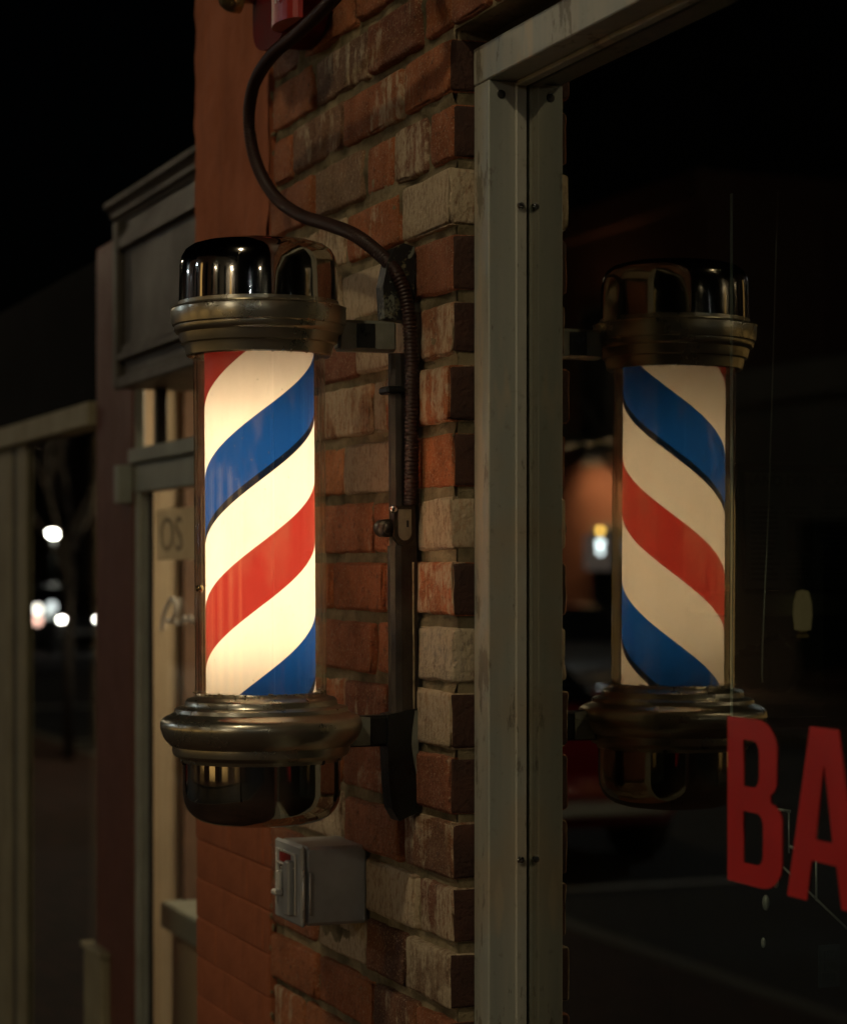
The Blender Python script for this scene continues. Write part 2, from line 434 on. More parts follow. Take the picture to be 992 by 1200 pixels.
# ------------------------------------------------------------------ ground and street
def sheet(name, x0, x1, y0, y1, z, mat, th=.0):
    mb = MB(); mb.add([(x0, y0, z), (x1, y0, z), (x1, y1, z), (x0, y1, z)], [(0, 1, 2, 3)]); return tag(mb.obj(name, mat), kind='structure')
def asphalt():
    t = NT('asphalt'); c = t.coord('Object'); n1 = t.noise(c, .6, 5); n2 = t.noise(c, 60, 4, .7)
    b = t.mix(t.ramp(n1, .35, .7), (.026, .027, .026), (.045, .044, .042)); b = t.mix(t.ramp(n2, .55, .7, 0, .5), b, (.07, .068, .06))
    t.pbr(b, t.ramp(n1, .3, .7, .65, .9), 0, t.bump(n2, .5, .006), .2); return t.m
def paver():
    t = NT('brick_paving'); tc = t.n('TexCoord'); mp = t.n('Mapping'); t.l(tc.outputs['Object'], mp.inputs[0])
    br = t.n('TexBrick'); t.l(mp.outputs[0], br.inputs['Vector']); br.inputs['Scale'].default_value = 1; br.inputs['Brick Width'].default_value = .21; br.inputs['Row Height'].default_value = .105
    br.inputs['Mortar Size'].default_value = .006; br.inputs['Color1'].default_value = (.085, .042, .032, 1); br.inputs['Color2'].default_value = (.05, .03, .023, 1); br.inputs['Mortar'].default_value = (.04, .035, .03, 1)
    n = t.noise(t.coord(), 30, 5, .6); b = t.mix(t.ramp(n, .4, .7, 0, .4), br.outputs[0], (.07, .05, .04))
    h = t.math('SUBTRACT', n, t.math('MULTIPLY', br.outputs['Fac'], 1.5)); t.pbr(b, .85, 0, t.bump(h, .6, .004), .2); return t.m
M['asphalt'] = asphalt(); M['paver'] = paver()
M['concrete'] = simple('concrete', (.11, .105, .09), .8, 0, .25, 3, .5, .003)
M['line'] = simple('white_road_paint', (.62, .62, .58), .6, 0, .2, 8, .2)
sheet('ground', -400, 400, -400, 400, -.16, M['asphalt'])
sheet('road', -160, 60, -11.3, -3.75, -.155 + .012, M['asphalt'])
mb = MB(); mb.box(-160, 60, -3.6, .0, -.15, 0); tag(mb.obj('pavement', M['paver']), kind='structure')
mb = MB(); mb.box(-160, 60, -3.75, -3.603, -.15, .004, .01); tag(mb.obj('kerb', M['concrete']), kind='structure')
mb = MB(); mb.box(-160, 60, -11.45, -11.3, -.15, .004, .01); tag(mb.obj('kerb', M['concrete']), kind='structure')
mb = MB(); mb.box(-160, 60, -15, -11.453, -.15, 0); tag(mb.obj('far_pavement', M['paver']), kind='structure')
for k in range(16):
    x = -4 - k * 6.2
    mb = MB(); mb.box(x, x + .1, -5.9, -3.8, -.143, -.138); tag(mb.obj('road_marking', M['line']), kind='structure')

# ------------------------------------------------------------------ brick pier
J0 = EYE + .5529; PITCH = .0677       # top of the first course below the lintel line
over = {0: [.085, .26, .46], 1: [.142, .345, .55], 2: [.072, .178, .272, .455], 3: [.150, .34, .54], 4: [.165, .36, .56], 5: [.10, .30, .50],
        6: [.20, .247, .45], 7: [.144, .344, .54], 8: [.115, .238, .43], 9: [.208, .39, .59], 10: [.11, .24, .44], 11: [.19, .34, .54],
        12: [.155, .357, .55], 13: [.147, .342, .545], 14: [.10, .27, .46], 15: [.135, .27, .45], 16: [.10, .24, .44]}
# brick paint: (course, number from the corner) -> (kind, wash)
REDS = [(.50, .165, .060), (.44, .14, .050), (.37, .125, .055), (.54, .19, .070), (.25, .09, .048), (.48, .17, .072)]
DARK = (.12, .055, .035); PALE = (.38, .24, .14)
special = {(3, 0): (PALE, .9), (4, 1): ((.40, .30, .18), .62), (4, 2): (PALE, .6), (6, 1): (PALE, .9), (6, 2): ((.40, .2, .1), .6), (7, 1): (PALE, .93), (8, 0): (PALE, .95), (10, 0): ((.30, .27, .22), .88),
           (5, 1): ((.34, .22, .14), .62), (5, 0): ((.36, .16, .08), .5), (7, 0): ((.42, .13, .045), .3), (9, 0): ((.42, .13, .05), .42), (11, 0): ((.40, .27, .15), .6),
           (13, 2): (PALE, .72), (14, 1): (PALE, .62), (14, 0): ((.28, .12, .07), .5), (15, 0): ((.30, .2, .12), .55), (15, 2): (PALE, .66), (13, 0): ((.24, .12, .07), .4),
           (16, 1): (DARK, .3), (15, 1): (DARK, .2), (1, 2): ((.30, .16, .09), .45), (0, 2): ((.22, .12, .07), .45), (2, 1): ((.26, .12, .07), .45), (2, 3): ((.30, .2, .12), .35),
           (6, 0): ((.42, .14, .05), .45), (4, 0): ((.33, .12, .06), .42), (12, 0): ((.30, .11, .06), .25), (3, 1): (REDS[0], .35), (3, 2): ((.3, .2, .12), .5)}
pier = thing('brick_pier', 'rough old red brick pier with whitewashed patches between orange wall and window frame', 'wall', (0, 0, 0))
LINT = 1.95
nb = 0
for k in range(-4, 35):
    zt = J0 - PITCH * (k - 1); zb = zt - PITCH
    js = list(over.get(k, [(.10 if k % 2 else .19) + .2 * i + random.uniform(-.012, .012) for i in range(3)]))
    js = [0.0] + [j for j in js if .03 < j < .605] + [.630]
    start = 0
    for i in range(len(js) - 1):
        a, b = js[i], js[i + 1]
        if b - a < .02: continue
        g = .0048 + random.uniform(-.001, .0015)
        xa = -b + g + random.uniform(0, .002); xb = -a - (g if i else .0) - random.uniform(0, .002)
        if i == 0: xb = random.uniform(-.0015, .0015)
        if i == len(js) - 2: xa = -.630 + random.uniform(0, .006)
        fy = random.uniform(-.0025, .0035)
        if random.random() < .08: fy += .003
        za = zb + .0052 + random.uniform(-.0012, .0022); zc = zt - .0052 - random.uniform(-.0012, .0022)
        x_c = (xa + xb) / 2; z_c = (za + zc) / 2
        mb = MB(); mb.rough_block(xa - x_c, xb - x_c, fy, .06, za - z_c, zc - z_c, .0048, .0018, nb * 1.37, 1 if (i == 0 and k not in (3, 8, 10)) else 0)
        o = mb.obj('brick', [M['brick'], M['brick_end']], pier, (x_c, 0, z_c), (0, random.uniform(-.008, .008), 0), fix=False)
        col, wsh = special.get((k, i), (random.choice(REDS), random.choice([.05, .12, .2, .3, .42])))
        if 4 <= k <= 12: col = tuple(min(.62, v_ * 1.25) for v_ in col)      # paler courses beside the pole: partly its glow put into the colour
        o.color = (*col, wsh); nb += 1
# bricks over the window head
for k in range(-5, 0):
    zt = J0 - PITCH * k; zb = zt - PITCH
    x = .005 + (.1 if k % 2 else .14)
    xs = [.0] + [x + .2 * i for i in range(10)]
    for i in range(len(xs) - 1):
        xa = xs[i] + (.005 if i else .0055); xb = xs[i + 1] - .005
        x_c = (xa + xb) / 2; z_c = (zt + zb) / 2
        mb = MB(); mb.rough_block(xa - x_c, xb - x_c, random.uniform(-.002, .003), .06, -PITCH / 2 + .005, PITCH / 2 - .005, .0045, .0013, x_c * 31 + k)
        o = mb.obj('brick', M['brick'], pier, (x_c, 0, z_c), fix=False); o.color = (*random.choice(REDS), random.choice([.2, .3, .4]))
def mortar_grid(x0, x1, z0, z1, y, step, seed):
    nx = int((x1 - x0) / step) + 1; nz = int((z1 - z0) / step) + 1; v = []; f = []
    for j in range(nz + 1):
        for i in range(nx + 1):
            x = x0 + (x1 - x0) * i / nx; z = z0 + (z1 - z0) * j / nz
            n_ = noise.fractal(Vector((x * 22 + seed, seed, z * 30)), .8, 2.0, 4)
            n2 = noise.noise(Vector((x * 9, seed + 5, z * 14)))
            v.append((x, y - .0042 * n_ - .009 * max(0, n2 - .08), z))
    for j in range(nz):
        for i in range(nx):
            a = j * (nx + 1) + i; f.append((a, a + 1, a + nx + 2, a + nx + 1))
    return v, f
mb = MB()
v, f = mortar_grid(-.630, -.0025, EYE - .75, EYE + .9, .0078, .005, 3.1); mb.add(v, f, 0, True)
mb.box(-.630, -.0028, .0100, .095, 0.0, EYE + .89)
mb.box(-.630, -.0045, .0062, .0071, 0.0, EYE - .75)
mb.box(-.0046, LINT, .0062, .09, J0 + .003, EYE + .89)
o = mb.obj('mortar', M['mortar'], pier, fix=False)
# ------------------------------------------------------------------ orange painted wall, next to the pier
ow = thing('orange_wall', 'smooth orange painted brick wall left of the rough brick pier', 'wall', (0, 0, 0))
XO0, XO1 = -.995, -.636
OP = .0559
for k in range(0, 37):
    zt = J0 - PITCH * 4 - OP * k; zb = zt - OP
    js = [XO0, -.975, -.82, -.665, XO1] if k % 2 else [XO0, -.894, -.739, XO1]
    if k % 2: js = [XO0, -.82, -.665, XO1]
    for i in range(len(js) - 1):
        g = .0012; xa = js[i] + (g if i else 0); xb = js[i + 1] - (g if i < len(js) - 2 else 0)
        x_c = (xa + xb) / 2; z_c = (zt + zb) / 2
        mb = MB(); mb.box(xa - x_c, xb - x_c, random.uniform(-.0010, .0008), .09, -OP / 2 + .0010, OP / 2 - .0010, .0014, 0, .0003)
        mb.obj('brick', M['orange'], ow, (x_c, 0, z_c))
mb = MB(); mb.box(XO0 + .001, XO1 - .001, .0022, .14, 0, EYE + .9); mb.obj('wall_backing', M['orange'], ow)
mb = MB()
v, f = mortar_grid(XO0, XO1, J0 - PITCH * 4, EYE + .9, -.0005, .012, 9.0)
v = [(x, y * .5 - .0012, z) for x, y, z in v]; mb.add(v, f, 0, True)
mb.box(XO0, XO1, .0005, .002, J0 - PITCH * 4, EYE + .9)
mb.obj('render_coat', M['orange'], ow, fix=False)
# crumbs of mortar in the gap between the two walls
mb = MB(); mb.box(-.6362, -.6302, .012, .09, 0, EYE + .9); mb.obj('dark_joint', M['caulk'], ow)
mb = MB()
for i in range(90):
    z = EYE + random.uniform(-.6, .75)
    r = random.uniform(.0012, .0035)
    sphere(mb, (-.633 + random.uniform(-.002, .002), .002 + random.uniform(-.001, .004), z), r, 6, sc=(1, 1, random.uniform(.8, 2)))
o = mb.obj('mortar_crumbs', M['mortar'], ow); o['kind'] = 'stuff'

# ------------------------------------------------------------------ shop window
win = thing('shop_window', 'large dark shop window in worn grey metal frame with red lettering', 'window', (0, 0, 0))
FY0, FY1, GY = .0256, .075, .067
ZT = EYE + .498; ZH = EYE + .5365; ZS = EYE - .93
mb = MB(); mb.box(.0022, .0418, FY0, FY1, ZS, ZT - .0006, .0012); mb.obj('jamb', M['frame'], win)
mb = MB(); mb.box(LINT - .05, LINT - .01, FY0, FY1, ZS, ZT - .0006, .0012); mb.obj('jamb', M['frame'], win)
mb = MB(); mb.box(.0022, LINT - .01, FY0 - .0004, FY1, ZT, ZH, .0012); mb.obj('head_frame', M['frame'], win)
mb = MB(); mb.box(.0022, LINT - .01, FY0 - .02, FY1, ZS - .045, ZS - .001, .002); mb.obj('sill', M['frame'], win)
mb = MB(); mb.box(.0421, .0465, .0540, .0668, ZS, ZT - .0012, .0014); mb.obj('glazing_bead', M['frame'], win)
mb = MB(); mb.box(.0466, LINT - .051, .0540, .0662, ZT - .0056, ZT - .0004, .0014); mb.obj('glazing_bead', M['frame'], win)
mb = MB(); mb.box(.0022, LINT - .01, FY0 + .02, .09, ZH + .0006, J0 + .002); mb.obj('head_seal', M['caulk'], win)
mb = MB(); mb.box(-.0008, .0021, FY0 + .0015, .06, ZS, ZH); mb.obj('side_seal', M['caulk'], win)
# pane: front sheet mirrors strongly, back face gives the faint second image
xg0, xg1, zg0, zg1 = .0419, LINT - .051, ZS, ZT
mb = MB()
mb.add([(xg0, GY, zg0), (xg1, GY, zg0), (xg1, GY, zg1), (xg0, GY, zg1)], [(0, 1, 2, 3)], 0)
mb.add([(xg0, GY + .003, zg0), (xg1, GY + .003, zg0), (xg1, GY + .003, zg1), (xg0, GY + .003, zg1)], [(3, 2, 1, 0)], 1)
mb.obj('pane', [M['pane'], M['pane_back']], win, fix=False)
def screw(p, nrm, r, mat, parent, name='screw'):
    mb = MB(); mb.lathe([(r, 0), (r, r * .35), (r * .75, r * .7), (.32 * r, r * .74), (.3 * r, r * .3), (.0001, r * .3)], 20)
    q = Vector(nrm).to_track_quat('Z', 'Y')
    o = mb.obj(name, mat, parent, p); o.rotation_euler = q.to_euler(); return o
for py in (241, 1008):
    p = PX(609.5, py, .0466); screw(p, (1, 0, 0), .0042, M['steelbright'], win)
p = PX(587, 110, .0419); mb = MB(); mb.lathe([(.0046, 0), (.0040, .0010), (.0001, .0012)], 20); o = mb.obj('screw_hole', M['rubber'], win, p); o.rotation_euler = (0, math.pi / 2, 0)
# red letters on the pane
def letter(name, outer, holes, x0, zb, W, H):
    import bmesh
    c = bpy.data.curves.new(name, 'CURVE'); c.dimensions = '2D'; c.fill_mode = 'BOTH'; c.extrude = .00025
    for loop in [outer] + holes:
        s_ = c.splines.new('POLY'); s_.points.add(len(loop) - 1); s_.use_cyclic_u = True
        for i, (a, b) in enumerate(loop): s_.points[i].co = (a * W, b * H, 0, 1)
    c.materials.append(M['vinyl'])
    o = link(bpy.data.objects.new(name, c), win)
    o.matrix_local = frame_m((1, 0, 0), (0, 0, 1), (x0, GY - .0006, zb)); return o
def arc(cx, cy_, rx, ry, a0, a1, n=10):
    return [(cx + rx * math.cos(math.radians(a0 + (a1 - a0) * i / n)), cy_ + ry * math.sin(math.radians(a0 + (a1 - a0) * i / n))) for i in range(n + 1)]
Bo = [(0, 0)] + arc(.62, .17, .38, .17, -90, 0) + arc(.72, .42, .28, .10, 0, 75)[0:] + [(.80, .525)] + arc(.60, .64, .30, .10, -50, 0)[0:] + arc(.55, .83, .36, .17, 0, 90) + [(0, 1)]
Bh = [[(.30, .13), (.52, .13)] + arc(.54, .2, .12, .07, -90, 0) + [(.66, .37)] + arc(.54, .37, .12, .07, 0, 90) + [(.30, .44)],
      [(.30, .59), (.46, .59)] + arc(.48, .66, .11, .07, -90, 0) + [(.59, .79)] + arc(.48, .79, .11, .08, 0, 90) + [(.30, .87)]]
pb = PY(853, 1031, GY); pt = PY(853, 839, GY); pr = PY(917, 1000, GY)
HB = pt.z - pb.z
letter('letter', Bo, Bh, pb.x, pb.z, pr.x - pb.x, HB)
pa = PY(923, 1050, GY); pc = PY(966, 1000, GY); WA = 2 * (pc.x - pa.x)
Ao = [(0, 0), (.27, 0), (.335, .235), (.665, .235), (.73, 0), (1, 0), (.69, 1), (.31, 1)]
letter('letter', Ao, [[(.385, .36), (.5, .80), (.615, .36)]], pa.x, pb.z, WA, HB)
# wall under and over the window, rest of the barber shop building
def room():
    mb = MB(); mb.box(.0, LINT + .02, .02, .09, 0, ZS - .046); tag(mb.obj('stall_riser', M['frame']), 'grey panelled stall riser below the shop window', 'wall')
    mb = MB(); mb.box(LINT - .009, 6, 0, .1, 0, EYE + .88); tag(mb.obj('side_wall', M['redpaint']), 'painted wall on the near side of the shop window', 'wall')
    mb = MB(); mb.box(-.995, 6, -.003, .3, EYE + .902, 6.5); tag(mb.obj('upper_wall', M['redpaint']), 'dark upper wall of the barber shop above the brickwork', 'wall')
room()
M['roomwall'] = simple('dim_green_plaster', (.20, .23, .20), .8, 0, .2, 4, .2)
M['wood'] = simple('dark_wood', (.014, .010, .007), .5, 0, .3, 10, .3)
mb = MB(); mb.box(-.75, -.655, .10, 5, 0, 3); tag(mb.obj('shop_side_wall', M['roomwall']), kind='structure')
mb = MB(); mb.box(-.655, 6, 4.9, 5, 0, 3); tag(mb.obj('shop_back_wall', M['roomwall']), kind='structure')
mb = MB(); mb.box(-.655, 6, .10, 4.9, -.02, .01); tag(mb.obj('shop_floor', M['wood']), kind='structure')
mb = MB(); mb.box(-.655, 6, .10, 4.9, 2.95, 3.0); tag(mb.obj('shop_ceiling', M['roomwall']), kind='structure')

# ------------------------------------------------------------------ barber pole
pole_c = PZ(305, 665, 2.409); PXC, PYC = pole_c.x, pole_c.y
K = 2.409 / 2700.0
def zz(py): return (665 - py) * K            # height over the eye, relative to the pole axis
pole = thing('barber_pole', 'lit barber pole with striped glass cylinder, chrome cap and bowl, on brick pier', 'barber pole', (PXC, PYC, EYE))
pole.rotation_euler = (.0065, 0, 0)
def prof(pts): return [(r * K, zz(y)) for r, y in pts]
# striped sleeve; phase: on the side facing the camera the top edge of the blue band crosses y = 486
mb = MB(); n = 96
mb.lathe([(.0571, zz(822)), (.0571, zz(700)), (.0571, zz(560)), (.0571, zz(408))], n)
slv = mb.obj('striped_sleeve', M['stripe'], pole, fix=False)
mb = MB(); mb.lathe([(.012, zz(785)), (.012, zz(470))], 20, cap=True); mb.obj('fluorescent_tube', M['tube_light'], pole)
mb = MB(); mb.lathe([(.0687, zz(824)), (.0687, zz(405))], 96); mb.lathe([(.0655, zz(405)), (.0655, zz(824))], 96)
mb.obj('glass_cylinder', M['tube_glass'], pole, fix=False)
# chrome cap
cap = [(93, 357), (93, 352), (92.5, 330), (92, 312), (90, 302), (85.5, 294), (78, 288.5), (66, 285), (45, 283), (20, 282), (.01, 282)]
mb = MB(); mb.lathe(prof(cap), 128); mb.obj('chrome_cap', M['chrome'], pole, fix=False)
flange = [(60, 408), (80, 408), (80.5, 416), (83, 418.5), (85, 417), (86.5, 409), (87.5, 405), (91, 403.5), (92.5, 398), (93.5, 392.5), (97, 391), (99, 388), (99, 383.5), (101, 382), (102, 376), (102.5, 367), (102, 363.5), (103, 362), (97, 361), (94, 359), (94, 355), (60, 355)]
mb = MB(); mb.lathe(prof(flange), 128); mb.obj('top_flange', M['bronze'], pole, fix=False)
coll = [(70, 891), (94, 891), (95, 887), (99, 885.5), (103, 882), (104, 877), (104, 873), (107, 871.5), (112, 866), (116, 859), (118, 851), (117.5, 844), (115, 840.5), (111, 838), (105, 835.5), (102, 833.5), (101, 829), (97, 827.5), (90, 826), (89, 824), (88.5, 820), (85.5, 817.5), (79, 816.0), (76.5, 814), (75, 811), (60, 811)]
mb = MB(); mb.lathe(prof(coll), 128); mb.obj('bottom_collar', M['bronze'], pole, fix=False)
bowl = [(.01, 967), (40, 966), (60, 963.5), (72, 960), (81, 954.5), (87, 947.5), (91, 938.5), (92.5, 928), (92.5, 908), (92.5, 888)]
mb = MB(); mb.lathe(prof(bowl), 128); mb.obj('chrome_bowl', M['chrome'], pole, fix=False)
# lead solder crumbs where the sleeve sits in the rings
mb = MB()
for i in range(150):
    a = random.uniform(0, 2 * math.pi); top = i % 3 == 0; rr = .0687 + random.uniform(-.004, .0025)
    sphere(mb, (rr * math.cos(a), rr * math.sin(a), (zz(417) if top else zz(811)) + random.uniform(-.0008, .001)), random.uniform(.0006, .0020), 6, sc=(1, 1, .6))
M['seal'] = simple('dried_putty', (.30, .24, .14), .7, 0, .4, 60, .4)
o = mb.obj('putty_crumbs', M['seal'], pole); o['kind'] = 'stuff'
to_cam = math.atan2(CAM.y - PYC, CAM.x - PXC)
def around(px, r): # angle on the pole that shows at picture column px
    return to_cam - math.asin(max(-1, min(1, (px - 304) / r)))* -1
for px_, py_, r_ in ((214, 890, 92.5), (374, 889, 92)):
    a = to_cam + math.asin((px_ - 304) / r_ * .99); mb = MB(); sphere(mb, (0, 0, 0), .0035, 10)
    mb.obj('screw', M['iron'], pole, (r_ * K * math.cos(a), r_ * K * math.sin(a), zz(py_)))
a = to_cam + math.asin(-.95); mb = MB(); sphere(mb, (0, 0, 0), .0045, 12, sc=(1, 1, .9))
mb.obj('bulb_contact', M['brass'], pole, (.066 * math.cos(a), .066 * math.sin(a), zz(689)))
# arms and wall bar, in the pole's own frame (wall plane at local y = -PYC)
WY = -PYC
BX = -.109 - PXC                             # bar centre
mb = MB(); mb.box(BX - .010, BX + .009, .088, WY - .020, zz(408) - .0, zz(371), .003); mb.obj('arm', M['greypaint'], pole)
mb = MB(); mb.box(BX + .0092, BX + .0102, .108, WY - .045, zz(404), zz(375), .0004); mb.obj('arm_black_plate', M['blackiron'], pole)  # black painted middle of the upper arm's side
mb = MB(); mb.box(BX - .010, BX + .009, .085, WY - .020, zz(880), zz(843), .003); mb.obj('arm', M['blackiron'], pole)
mb = MB(); mb.prism([(.095, zz(878)), (.120, zz(878)), (.120, zz(845)), (.106, zz(843))], BX + .0092, BX + .0104, 'x'); mb.obj('arm_patch', M['greypaint'], pole)
# rounded channel between the arms
def channel(z0, z1, xw, d0, d1, mat, name, parent=pole):
    mb = MB(); pts = []
    for i in range(9):
        a = math.pi * i / 8; pts.append((BX - xw * math.cos(a), d1 - (d1 - d0) * (.35 + .65 * math.sin(a)) if 0 < i < 8 else d1))
    mb.prism(pts, z0, z1, 'z'); return mb.obj(name, mat, parent)
channel(zz(842), zz(640), .0115, WY - .029, WY + .0, M['iron'], 'wall_bar')
channel(zz(641), zz(409), .0105, WY - .027, WY + .0, M['iron'], 'wall_bar')
mb = MB()
pts = [(BX + .0112, WY - .004, zz(660 + 6 * i)) for i in range(31)]
mb.tube(pts, lambda i: .0011 + .0005 * noise.noise(Vector((i * .9, 1, 2))), 6); mb.obj('pale_edge', M['seal'], pole)  # thin pale line along the edge of the bar
# top plate and bottom plate, both flaking
mb = MB(); mb.prism([(WY + .0, zz(372)), (WY - .034, zz(368)), (WY - .036, zz(330)), (WY - .030, zz(300)), (WY - .022, zz(283)), (WY - .012, zz(277)), (WY, zz(281))], BX - .012, BX + .010, 'x'); mb.obj('top_plate', M['flaked'], pole)
mb = MB(); mb.prism([(WY, zz(960)), (WY - .022, zz(970)), (WY - .030, zz(955)), (WY - .033, zz(925)), (WY - .0345, zz(880)), (WY - .034, zz(842)), (WY + .0, zz(835))], BX - .013, BX + .0125, 'x'); mb.obj('bottom_plate', M['blackiron'], pole)
mb = MB(); mb.prism([(WY - .0002, zz(925)), (WY - .0045, zz(905)), (WY - .0078, zz(878)), (WY - .0066, zz(860)), (WY - .0035, zz(838)), (WY - .0002, zz(838))], BX + .0127, BX + .0140, 'x'); mb.obj('paint_flake', M['greypaint'], pole)
# clamp knuckle
kx = BX + .006
mb = MB(); mb.tube([(kx - .016, WY - .032, zz(619)), (kx + .006, WY - .032, zz(619))], .0095, 20); mb.tube([(kx + .0062, WY - .032, zz(619)), (kx + .0085, WY - .032, zz(619))], .0065, 20); mb.obj('clamp_boss', M['iron'], pole)
out = []
for i in range(13):
    a = math.pi + math.pi * i / 12; out.append((WY - .0165 + .0115 * math.cos(a), zz(627) + .011 * math.sin(a)))
out += [(WY - .0050, zz(593)), (WY - .028, zz(593))]
mb = MB(); mb.prism(out, kx + .004, kx + .0125, 'x'); mb.obj('clamp_hook', M['iron'], pole)
inn = [(WY - .0165 + (y - (WY - .0165)) * .62, zz(612) + (z - zz(612)) * .80) for y, z in out]
mb = MB(); mb.prism(inn, kx + .0126, kx + .0150, 'x'); mb.obj('clamp_tongue', simple('worn_dark_steel', (.24, .22, .17), .35, .5, .3, 60, .3), pole)
mb = MB(); mb.box(kx + .0151, kx + .0154, WY - .0150, WY - .0125, zz(618), zz(610), 0); mb.obj('clamp_slot', M['rubber'], pole)
mb = MB(); sphere(mb, (kx + .013, WY - .029, zz(596)), .0048, 12); mb.obj('clamp_rivet', M['steelbright'], pole)
mb = MB(); mb.box(BX - .014, BX + .0145, WY - .0335, WY, zz(458), zz(449), .002); mb.obj('strap', M['blackiron'], pole)

# ------------------------------------------------------------------ flexible cable from above to the bracket
pts2 = [(476, -128, .004), (470, -116, -.05), (452, -90, -.10), (425, -45, -.098), (396, -8, -.094), (352, 36, -.089), (321, 62, -.084), (300, 93, -.078), (292, 128, -.072), (294, 165, -.066), (304, 200, -.060), (324, 232, -.054), (352, 252, -.050), (385, 263, -.048), (415, 275, -.046), (443, 296, -.034), (463, 318, -.024), (475, 348, -.015), (480, 385, -.011), (482, 430, -.010), (482, 480, -.010), (482, 540, -.010), (481, 592, -.010)]
ctrl = [PY(a, b, c) for a, b, c in pts2]
def spline(c, step):
    out = []
    for i in range(len(c) - 1):
        p0 = c[max(i - 1, 0)]; p1 = c[i]; p2 = c[i + 1]; p3 = c[min(i + 2, len(c) - 1)]
        n_ = max(2, int((p2 - p1).length / step))
        for k in range(n_):
            t = k / n_
            out.append(.5 * ((2 * p1) + (p2 - p0) * t + (2 * p0 - 5 * p1 + 4 * p2 - p3) * t * t + (3 * p1 - p0 - 3 * p2 + p3) * t ** 3))
    out.append(c[-1]); return out
path = spline(ctrl, .0010)
mb = MB(); mb.tube(path, lambda i: (.0079, .0078, .0070, .0067)[i % 4], 14)
tag(mb.obj('flexible_conduit', M['conduit']), 'ribbed dark red-brown cable curving down from the alarm to the pole bracket', 'cable')

# ------------------------------------------------------------------ fire alarm
al = thing('fire_alarm', 'red fire alarm with lens and metal horn above the barber pole', 'fire alarm', (0, 0, 0))
a0 = PY(390, 30, 0); a1 = PY(342, 52, -.0513); a2 = PY(295, 40, -.0513)
zb = a1.z; zt_ = EYE + .80
mb = MB(); hw_ = (a0.x - a2.x) / 2 - .004; hx_ = (a0.x + a2.x) / 2; zlow = PY(322, 52, -.0513).z
def hous(w_, zl, ry):
    return [(hx_ + w_, zt_), (hx_ - w_, zt_)] + [(hx_ - w_ * math.cos(math.pi * i / 16), zl + ry - ry * math.sin(math.pi * i / 16) ** .6) for i in range(17)]
mb.prism(hous(hw_ - .004, zlow + .004, .05), -.034, -.001, 'y'); mb.obj('back_box', M['red_dark'], al)
mb = MB()
xl, xr = a2.x + .002, a0.x - .004
mb.prism(hous(hw_, zlow, .05), -.0515, -.0342, 'y'); mb.obj('housing', M['red_dark'], al)
lx0 = PY(312, 20, -.07).x; lx1 = PY(337, 20, -.07).x; lz = PY(325, 27, -.07).z
mb = MB(); pr_ = []
for i in range(13):
    a = math.pi * i / 12; pr_.append(((lx0 + lx1) / 2 - (lx1 - lx0) / 2 * math.cos(a), -.0516 - .021 * math.sin(a)))
mb.prism(pr_, lz, zt_, 'z'); mb.obj('lens', M['red_plastic'], al)
tx = PY(324, 8, -.0735)
text('FIRE', 'lettering', .034, M['white_print'], frame_m((0, 0, -1), (1, 0, 0), (tx.x - .006, -.0733, PY(325, 11.5, -.073).z + .0705)), al, .0003)
hc = PY(285, -8, -.066)
mb = MB(); mb.lathe([(.0001, 0), (.010, .001), (.018, .005), (.023, .012), (.025, .02), (.025, .028), (.012, .03), (.012, .05)], 32)
o = mb.obj('horn', M['brass'], al, (hc.x, -.098, hc.z)); o.rotation_euler = (-math.pi / 2, 0, 0)

# ------------------------------------------------------------------ switch box
sb = thing('switch_box', 'grey metal electrical switch box on the brick pier below barber pole', 'electrical box', (0, 0, 0))
q0 = PY(427, 1000, 0); bx1 = q0.x; bx0 = PY(322, 1000, -.0763).x
bz1 = PY(353, 994, -.0763).z; bz0 = PY(353, 1087, -.0763).z
mb = MB(); mb.box(bx0, bx1, -.070, .004, bz0, bz1, .0035); mb.obj('box_body', M['galv'], sb)
mb = MB(); mb.box(bx0 - .0012, bx1 + .0012, -.0763, -.0702, bz0 - .0012, bz1 + .0012, .0026); mb.obj('cover_plate', M['galv'], sb)
fx = lambda u: bx0 + (bx1 - bx0) * u
fz = lambda u: bz0 + (bz1 - bz0) * u
mb = MB()
for (ua, ub, va, vb) in ((.10, .13, .18, .90), (.83, .86, .12, .90), (.13, .83, .87, .90), (.13, .83, .70, .725)):
    mb.box(fx(ua), fx(ub), -.0790, -.0764, fz(va), fz(vb), .0006)
mb.obj('raised_rim', M['baremetal'], sb)
mb = MB(); mb.box(fx(.20), fx(.62), -.0772, -.0764, fz(.74), fz(.86), 0); mb.obj('red_sticker', M['red_plastic'], sb)
mb = MB(); mb.box(fx(.62), fx(.80), -.0855, -.0764, fz(.10), fz(.80), .0022); mb.obj('hasp', M['galv'], sb)
mb = MB(); mb.box(fx(.18), fx(.36), -.0870, -.0764, fz(.30), fz(.38), .002); mb.box(fx(.22), fx(.32), -.082, -.0764, fz(.38), fz(.62), .0015); mb.obj('latch', M['baremetal'], sb)
for (u, v_) in ((.27, .66), (.46, .50), (.46, .2)):
    screw((fx(u), -.0764, fz(v_)), (0, -1, 0), .0035, M['steelbright'], sb)
mb = MB(); mb.tube([(bx1 + .0022, -.0735, fz(.06)), (bx1 + .0022, -.0735, fz(.72))], .0016, 8); mb.tube([(bx1 + .0030, -.066, fz(.14)), (bx1 + .0030, -.066, fz(.68))], .0012, 8); mb.obj('hinge_pin', M['baremetal'], sb)

